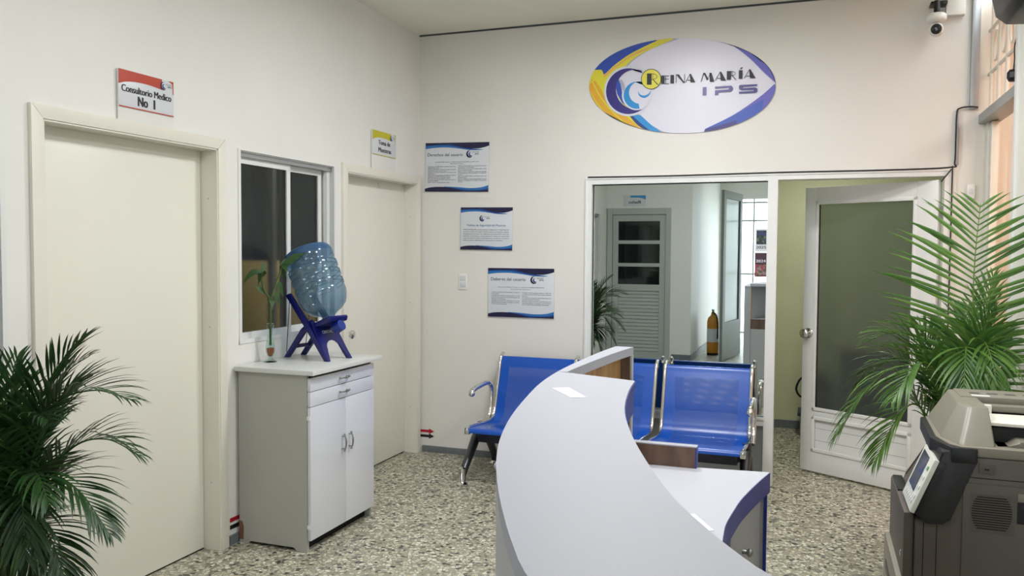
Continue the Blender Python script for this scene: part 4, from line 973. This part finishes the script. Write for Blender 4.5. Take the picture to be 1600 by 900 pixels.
# wave mark
shp(crescent((425, 482), 188, (500, 470), 160, radians(-312), radians(-48)), 'signw')
shp(crescent((425, 482), 172, (478, 468), 148, radians(-308), radians(-52)), 'purp', 'wave_mark')
shp(cv([(338, 500), (330, 440), (352, 395), (372, 460), (385, 520), (430, 600), (380, 570)], 8), 'royl', 'wave_mark')
shp(disc((488, 512), 112), 'signl', 'wave_mark'); shp(cv([(352, 400), (375, 398), (400, 450), (390, 490)], 6), 'lgrey')
shp(crescent((492, 512), 102, (515, 492), 84, radians(-282), radians(-40+0)), 'cyan', 'wave_mark')
shp([(498, 478)]+cv([(498, 478), (508, 515), (545, 533), (582, 515), (598, 478), (575, 503), (545, 514), (515, 505), (498, 478)], 5), 'cyan', 'wave_mark')
shp(disc((597, 392), 76), 'ink', 'emblem_ring'); shp(disc((597, 392), 71), 'yel', 'emblem_disc')
# deco lettering: thick stems with hairline strokes
def letter(ch, x, y, w_, h, t, hl):
    """x,y lower left corner in drawing units (y down); returns outlines"""
    P = []; st = lambda a, b: P.append([(x+px*w_, y-py*h) for px, py in a] if b else None)
    q = lambda *pts: P.append([(x+px*w_, y-py*h) for px, py in pts]); hx, hy = hl/w_, hl/h
    if ch == 'I': q((0, 0), (1, 0), (1, 1), (0, 1))
    if ch == 'Í': q((0, 0), (1, 0), (1, 1), (0, 1)); q((.2, 1.12), (.55, 1.12), (1.1, 1.3), (.7, 1.33))
    if ch == 'E':
        q((0, 0), (t, 0), (t, 1), (0, 1))
        for z in (0, .55, 1-hy): q((t, z), (1, z), (1, z+hy), (t, z+hy))
        q((t+.1, 0), (t+.1+hx, 0), (t+.1+hx, 1), (t+.1, 1))
    if ch == 'N':
        q((0, 0), (hx, 0), (hx, 1), (0, 1)); q((1-hx, 0), (1, 0), (1, 1.05), (1-hx, 1.05)); q((0, 1), (t, 1), (1, .0), (1-t*.55, 0))
    if ch == 'A':
        q((.45, 1.03), (.58, 1.03), (1.05, 0), (.55, 0)); q((0, 0), (hx*1.2, 0), (.5, 1.0), (.45, 1.0)); q((.22, .22), (.62, .22), (.60, .22+hy), (.24, .22+hy))
    if ch == 'M':
        q((0, 0), (hx, 0), (.27, 1), (.2, 1)); q((.2, 1.0), (.34, 1.0), (.60, .30), (.46, .16)); q((.46, .16), (.52, .3), (.80, 1.0), (.74, 1.0)); q((.66, 1.0), (.82, 1.0), (1.05, 0), (.70, 0))
    if ch == 'R':
        q((0, 0), (t, 0), (t, 1), (0, 1)); n = 14
        o_ = [(t+(1-t)*.62*0+(.98-t)*sin(pi*k/n)*.9+0, 1-.28+.28*cos(pi*k/n)) for k in range(n+1)]
        i_ = [(t+((.98-t)*sin(pi*k/n)*.9)*(1-hx*1.6), 1-.28+(.28-hy)*cos(pi*k/n)) for k in range(n, -1, -1)]
        P.append([(x+px*w_, y-py*h) for px, py in o_+i_]); q((t+.1, .44), (t+.1+hx*1.8, .44), (1.05, -.02), (.92, 0.0))
        q((t+.08, .44), (t+.08+hx*.8, .44), (t+.08+hx*.8, .97), (t+.08, .97))
    return P
shapes = []
def word(chs): 
    for c_ in chs: shapes.extend(letter(*c_))
word([('R', 566, 434, 84, 84, .42, 4), ('E', 672, 428, 58, 62, .45, 4), ('I', 741, 424, 26, 62, 1, 4), ('N', 781, 420, 66, 62, .34, 4), ('A', 850, 416, 70, 60, .4, 4),
      ('M', 962, 412, 94, 64, .4, 4), ('A', 1064, 404, 76, 62, .4, 4), ('R', 1148, 398, 66, 62, .46, 4), ('Í', 1232, 392, 26, 62, 1, 4), ('A', 1268, 388, 78, 62, .4, 4)])
flat_on(frS, [S(p) for p in shapes], 'lettering', 'ink', sg, .00025*(LAY[0]+2))
def seg(P): return P
ips = [[(978, 512), (1004, 510), (1004, 450), (978, 452)],
       [(1066, 448), (1180, 440), (1192, 452), (1192, 472), (1178, 484), (1090, 490), (1090, 508), (1066, 510), (1066, 474), (1160, 468), (1166, 462), (1162, 456), (1066, 462)],
       [(1240, 436), (1362, 430), (1362, 443), (1262, 450), (1262, 458), (1350, 453), (1364, 462), (1364, 484), (1350, 492), (1236, 498), (1236, 484), (1338, 478), (1338, 470), (1252, 474), (1238, 466), (1234, 448)]]
flat_on(frS, [S(p) for p in ips], 'lettering', 'purp', sg, .00025*(LAY[0]+2))

def room_sign(yc, w_, z0, z1, zb, label, band, lines, tm):
    r = empty('room_sign', (0, yc, (z0+z1)/2), label=label, cat='sign'); hh = z1-z0; zc = (z0+z1)/2
    B('backing_plate', (.004, -w_/2, zb-zc), (.010, w_/2, hh/2), 'whiteplas', r, .001)
    B('sign_face', (.010, -w_/2-.001, -hh/2), (.014, w_/2+.001, hh/2), 'signw', r, .0006)
    fr = (Vector((.0142, -w_/2, -hh/2)), Vector((0, 1, 0)), Vector((0, 0, 1)))
    c = [(p.x*w_, p.y*hh) for p in catmull([Vector(q) for q in [(0, .60), (.12, .68), (.28, .73), (.45, .745), (.6, .735), (.78, .70)]], 6)]
    flat_on(fr, [[(0, hh)]+c+[(w_*.78, hh)]], 'colour_band', band, r, .0003); flat_on(fr, [[(w_*.9, hh), (w_, hh), (w_, hh*.62), (w_*.985, hh*.64), (w_*.975, hh*.93)]], 'colour_band', band, r, .0003)
    flat_on(fr, [[(0, 0), (w_, 0), (w_, hh*.03), (0, hh*.03)]], 'colour_band', band, r, .0004)
    text_polys_obj([(s_, x*w_, y*hh, h_, ww and ww*w_, 'C', b_) for s_, x, y, h_, ww, b_ in lines], fr, tm, r, 'lettering', .0005)
    mini_logo(fr, .80*w_, .82*hh, .038, r)
    return r
room_sign(-2.753, .325, 2.160, 2.321, 2.104, 'orange and white door sign reading Consultorio Medico No 1', 'ored', [('Consultorio Medico', .5, .42, .031, .90, .045), ('No', .42, .10, .044, .17, .05), ('1', .63, .10, .044, None, .05)], 'ink')
room_sign(-.575, .330, 2.198, 2.363, 2.104, 'lime and white door sign reading Toma de Muestras', 'ylime', [('Toma de', .5, .45, .032, .50, .05), ('Muestras', .52, .15, .032, .54, .05)], 'ink')

# floor-level direction arrows
def arrow(y0, z0, m, label, axis, L_=.122):
    if axis == 'back': P = [(y0, z0-.010), (y0+L_-.045, z0-.010), (y0+L_-.045, z0-.021), (y0+L_, z0), (y0+L_-.045, z0+.021), (y0+L_-.045, z0+.010), (y0, z0+.010)]; o = MB().prism(P, 'y', -.0015, 0).build('floor_arrow', m)
    else: P = [(y0, z0-.011), (y0+L_, z0-.011), (y0+L_, z0+.011), (y0, z0+.011)]; o = MB().prism(P, 'x', 0, .0015).build('arrow_stripe', m)
    tag(o, label, 'arrow marking' if axis == 'back' else 'stripe')
arrow(.006, .158, 'red', 'red vinyl arrow low on the back wall beside the door', 'back'); arrow(.006, .120, 'ink', 'black vinyl arrow low on the back wall just below the red one', 'back')
arrow(-2.205, .128, 'red', 'red vinyl stripe low on the left wall behind the cabinet', 'left', .35); arrow(-2.205, .090, 'ink', 'black vinyl stripe low on the left wall behind the cabinet', 'left', .35)
# double switch plate
sw = empty('switch_plate', (.365, 0, 1.315), label='cream double wall switch plate left of the lowest poster', cat='switch')
B('cover_plate', (-.036, -.008, -.060), (.036, -.001, .060), 'whiteplas', sw, .003)
for z in (.022, -.026): B('rocker', (-.019, -.011, z-.013), (.019, -.007, z+.015), 'signw', sw, .002); B('rocker_gap', (-.021, -.0086, z-.015), (.021, -.0078, z+.017), 'lgrey', sw)
# doorbell box
db = empty('door_chime', (3.722, 0, 1.925), label='small rounded white door chime low beside the gateway', cat='door chime')
mb = MB(); mb.box((-.024, -.022, -.045), (.024, -.001, .045), .010); mb.build('chime_body', 'whiteplas', db, 40); B('chime_button', (-.010, -.0245, -.014), (.010, -.020, .014), 'signw', db, .004)
# cable duct and cables
ST(B('trim_8', (3.632, -.02, 2.09), (3.650, -.001, 2.42), 'alug', bev=.002))
mb = MB(); mb.tube(catmull([Vector(p) for p in [(1.33, -.030, 2.068), (1.9, -.030, 2.064), (2.6, -.030, 2.068), (3.2, -.030, 2.066), (3.60, -.030, 2.072), (3.628, -.026, 2.10), (3.630, -.026, 2.25), (3.632, -.026, 2.40), (3.65, -.026, 2.428), (3.70, -.04, 2.432), (3.742, -.05, 2.425)]], 6), .0045, 8)
tag(mb.build('black_cable', 'cord', smooth=60), 'thin black cable running along the top of the window and door frame', 'cable')
mb = MB(); mb.tube([(3.617, -.03, 2.08), (3.617, -.03, 1.2), (3.617, -.03, .4)], .004, 8); mb.tube([(3.61, -.035, 2.06), (3.58, -.06, 2.02), (3.555, -.05, 1.985)], .004, 8)
tag(mb.build('black_cable', 'cord', smooth=60), 'thin black cable dropping down beside the right door frame', 'cable')
# junction box and CCTV
tag(B('junction_box', (3.555, -.05, 2.985), (3.66, -.001, 3.12), 'whiteplas', bev=.004), 'square white junction box high in the right corner beside the camera', 'junction box')
cc = empty('security_camera', (3.497, -.11, 2.93), label='white dome security camera hanging high on the back wall', cat='security camera')
MB().lathe([(0, .052), (.045, .052), (.054, .042), (.056, .018), (.050, .008), (.030, 0), (0, 0)], seg=32).build('camera_base', 'whiteplas', cc, 40)
MB().lathe([(0, .13), (.017, .13), (.017, .05), (.025, .05), (0, .045)], seg=16).build('mount_neck', 'black', cc, 40)
mb = MB(); mb.box((-.03, .02, .115), (.06, .107, .135), .003); mb.build('mount_bracket', 'black', cc, 30)
MB().ball((0, 0, -.040), .040, (1, 1, 1.05)).build('camera_head', 'whiteplas', cc, 60)
MB().lathe([(0, 0), (.030, 0), (.030, .008), (.024, .012), (0, .012)], (-.004, -.033, -.045), (-.15, -1, -.12), 28).build('lens_plate', 'black', cc, 40)
MB().lathe([(0, 0), (.010, 0), (.010, .004), (0, .005)], (-.006, -.046, -.047), (-.15, -1, -.12), 18).build('lens', 'screen', cc, 40)
# small black device on the gateway post
dv = empty('web_camera', (3.735, -1.02, 2.42), label='small black web camera hung by its cable at the gateway post', cat='web camera')
MB().lathe([(0, -.03), (.020, -.028), (.028, -.012), (.028, .014), (.018, .028), (0, .03)], seg=8).build('camera_shell', 'black', dv, 20); B('clip', (.0, -.03, -.03), (.028, -.02, .05), 'black', dv, .002)
MB().tube(catmull([Vector(p) for p in [(0, 0, .028), (.004, .004, .08), (.0, -.01, .14), (.01, -.02, .22), (.012, -.022, .42)]], 5), .003, 8).build('cord', 'cord', dv, 50)
# speaker high on the right wall
spk = empty('wall_speaker', (3.61, -2.25, 2.41), label='black moulded speaker cabinet cut off by the top right corner', cat='speaker')
mb = MB(); mb.prism([(-.155, .50), (-.165, .12), (-.145, .03), (-.11, 0), (.135, -.015), (.135, .50)], 'y', -.16, .16, .012); mb.build('speaker_cabinet', 'black', spk, 30)
mb = MB(); mb.prism([(-.10, .055), (-.085, .075), (-.05, .085), (-.02, .078), (0, .058), (.10, .060), (.10, .045), (-.08, .04)], 'y', -.168, -.160, .002); mb.build('port_trim', 'inkg', spk, 30)
B('wall_bracket', (.13, -.05, .15), (.1395, .05, .35), 'black', spk)
# calendars stuck on the glass
def calendar(z0, z1, m, num, label):
    r = empty('calendar_sticker', (2.507, 0, (z0+z1)/2), label=label, cat='sticker'); hh = z1-z0
    B('card', (-.040, .0175, -hh/2), (.036, .0195, hh/2), 'signw' if num == '2025' else 'calbase', r)
    fr = (Vector((-.040, .0172, -hh/2)), Vector((1, 0, 0)), Vector((0, 0, 1)))
    flat_on(fr, [[(.008, .048), (.070, .048), (.070, hh-.010), (.008, hh-.010)]] if num == '2025' else [[(.002, .004), (.074, .004), (.074, hh*.5), (.002, hh*.5)]], 'picture', m, r, .0003)
    text_polys_obj([(num, .038, .020 if num == '2025' else hh*.60, .019, .062, 'C', .03)], fr, 'ink' if num == '2025' else 'signw', r, 'lettering', .0006)
    return r
def collage(name, cols, sc):
    m = mat(name, cols[0], .4); nt = m.node_tree; v = nt.nodes.new('ShaderNodeTexVoronoi'); v.inputs['Scale'].default_value = sc
    nt.links.new(nt.nodes['Texture Coordinate'].outputs['Object'], v.inputs['Vector']); r = nt.nodes.new('ShaderNodeValToRGB'); r.color_ramp.interpolation = 'CONSTANT'
    r.color_ramp.elements[0].color = cols[0]; r.color_ramp.elements[1].color = cols[1]; r.color_ramp.elements[1].position = .35
    for i, c in enumerate(cols[2:]): e_ = r.color_ramp.elements.new(.5+.15*i); e_.color = c
    s = nt.nodes.new('ShaderNodeSeparateColor'); nt.links.new(v.outputs['Color'], s.inputs[0]); nt.links.new(s.outputs[0], r.inputs[0]); nt.links.new(r.outputs[0], nt.nodes['Principled BSDF'].inputs['Base Color']); return m
MT['pic1'] = collage('green_picture', [rgb(20, 30, 34), rgb(40, 66, 44), rgb(90, 110, 80), rgb(40, 50, 96)], 60)
MT['pic2'] = collage('red_picture', [rgb(110, 60, 70), rgb(90, 80, 66), rgb(170, 50, 70), rgb(140, 120, 110)], 70)
MT['calbase'] = mat('calendar_maroon', rgb(62, 34, 48), .4)
calendar(1.552, 1.703, 'pic1', '2025', 'small 2025 calendar sticker on the window glass, above the 2024 one'); calendar(1.385, 1.545, 'pic2', '2024', 'small maroon 2024 calendar sticker on the window glass, under the 2025 one')

# ================================================================== OFFICE BEYOND THE DOOR
bg = empty('black_backpack', (2.79, 1.80, 0), label='black bag with a strap hanging past the open door edge in the far office', cat='bag')
mb = MB(); mb.prism([(-.02, .20), (.20, .20), (.22, .40), (.17, .52), (.0, .52), (-.02, .42)], 'y', -.09, .09, .02); mb.build('bag_body', 'black', bg, 40)
mb = MB(); mb.tube(catmull([Vector(p) for p in [(.0, -.05, .50), (-.05, -.06, .46), (-.075, -.06, .38), (-.04, -.06, .32), (0, -.05, .34)]], 6), .009, 8); mb.build('bag_strap', 'black', bg, 40)
oc_ = empty('office_stool', (2.90, 1.78, 0), label='low grey stool that holds the black bag in the far office', cat='stool')
B('seat', (-.17, -.15, .17), (.17, .12, .198), 'inkg', oc_, .004)
for a in (-.15, .13):
    for b in (-.13, .09): B('leg', (a, b, 0), (a+.02, b+.02, .17), 'steel', oc_)
dk = empty('office_cabinet', (3.45, 1.30, 0), label='low dark cabinet blurred behind the frosted glass of the open door', cat='cabinet')
B('cabinet_body', (-.40, -.2, 0), (.40, .25, .78), 'black', dk, .004); B('cabinet_top', (-.42, -.22, .78), (.42, .27, .80), 'dwood', dk, .003)

# ================================================================== HALL BEHIND THE CAMERA (mirrored in the window)
r = empty('door_4', (.47, -6.0, 0), kind='structure')
f = MB(); f.box((-.46, -.04, 0), (-.385, .012, 2.17)); f.box((.385, -.04, 0), (.46, .012, 2.17)); f.box((-.384, -.04, 2.08), (.384, .010, 2.17)); f.build('door_frame', 'greydoor', r)
f = MB(); f.box((-.38, -.05, .01), (-.30, -.01, 2.075)); f.box((.30, -.05, .01), (.38, -.01, 2.075))
for z0, z1 in ((.01, .12), (.99, 1.08), (1.335, 1.385), (1.66, 1.71), (1.985, 2.075)): f.box((-.30, -.05, z0), (.30, -.01, z1))
lf4 = f.build('door_leaf', 'greydoor', r)
for z0, z1 in ((1.08, 1.335), (1.385, 1.66), (1.71, 1.985)): B('pane', (-.305, -.035, z0-.005), (.305, -.03, z1+.005), 'darkglass', lf4)
f = MB()
for i in range(17): f.prism([(-.040, .125+.051*i), (-.020, .125+.051*i), (-.030, .172+.051*i), (-.045, .172+.051*i)], 'x', -.30, .30)
f.build('louvre', 'greydoor', lf4)
MB().lathe([(0, 0), (.028, 0), (.012, .012), (.012, .03), (.026, .045), (0, .06)], (-.34, -.01, 1.0), (0, 1, 0), 20).build('door_handle', 'chrome', lf4, 40)
bs = empty('bathroom_sign', (.405, -5.999, 2.275), label='blue and white sign over the bathroom door, seen reflected in the window', cat='sign')
B('sign_face', (-.16, 0, -.075), (.16, .006, .075), 'signw', bs, .001)
frb = (Vector((.16, .0065, -.075)), Vector((-1, 0, 0)), Vector((0, 0, 1)))
flat_on(frb, [[(0, .15), (0, .09), (.05, .11), (.12, .12), (.22, .12), (.22, .15)]], 'colour_band', 'skyb', bs, .0003)
text_polys_obj([('Baño', .16, .035, .045, .17, 'C', .04)], frb, 'inkg', bs, 'lettering', .0006)
ex = empty('fire_extinguisher', (1.42, -6.98, 0), label='yellow fire extinguisher standing in the hall, seen reflected in the window', cat='fire extinguisher')
MB().lathe([(0, .03), (.085, .03), (.09, .05), (.09, .50), (.075, .56), (.035, .60), (.03, .64), (0, .64)], seg=28).build('cylinder', 'extin', ex, 40)
MB().lathe([(0, 0), (.088, 0), (.088, .035), (0, .035)], seg=24).build('foot_ring', 'black', ex, 40)
MB().box((-.012, -.07, .645), (.012, .09, .662), .003).box((-.012, -.02, .675), (.012, .11, .69), .003).cyl((0, 0, .63), (0, 0, .68), .018).build('valve_handle', 'black', ex, 40)
MB().tube(catmull([Vector(p) for p in [(0, .04, .65), (.06, .10, .60), (.08, .10, .45), (.075, .08, .25)]], 6), .011, 10).build('hose', 'black', ex, 40)
MB().lathe([(.0905, .20), (.0912, .20), (.0912, .40), (.0905, .40)], seg=28).build('label_band', 'signw', ex, 40)
hd = empty('hall_door', (1.62, -6.15, 0), radians(-81), 'grey framed glass door standing ajar in the hall, seen reflected in the window', 'door')
f = MB(); 
for a in ((0, 0, .12, 2.42), (.93, 0, 1.05, 2.42), (.12, 0, .93, .55), (.12, 2.30, .93, 2.42)): f.box((a[0], -.02, a[1]+.012), (a[2], .02, a[3]))
f.build('door_frame', 'hdoor', hd); B('glass_pane', (.11, -.004, .54), (.94, .004, 2.31), 'frost_door', hd)
# street front: gate bars and daylight beyond
g = MB()
for i in range(7): g.box((1.505+.29*i, -9.59, 0.02), (1.53+.29*i, -9.565, 2.5))
for z in (.1, 1.15, 2.1, 2.42): g.box((1.5, -9.592, z), (3.3, -9.563, z+.03))
tag(g.build('street_gate', 'greydoor'), 'barred street gate with daylight behind, seen reflected in the window', 'gate')
ST(B('ground', (-2, -14, -.12), (7, -10.0, -.02), 'deskg')); ST(B('wall_opposite', (-2, -14.1, -.1), (7, -14, 5), 'paper'))
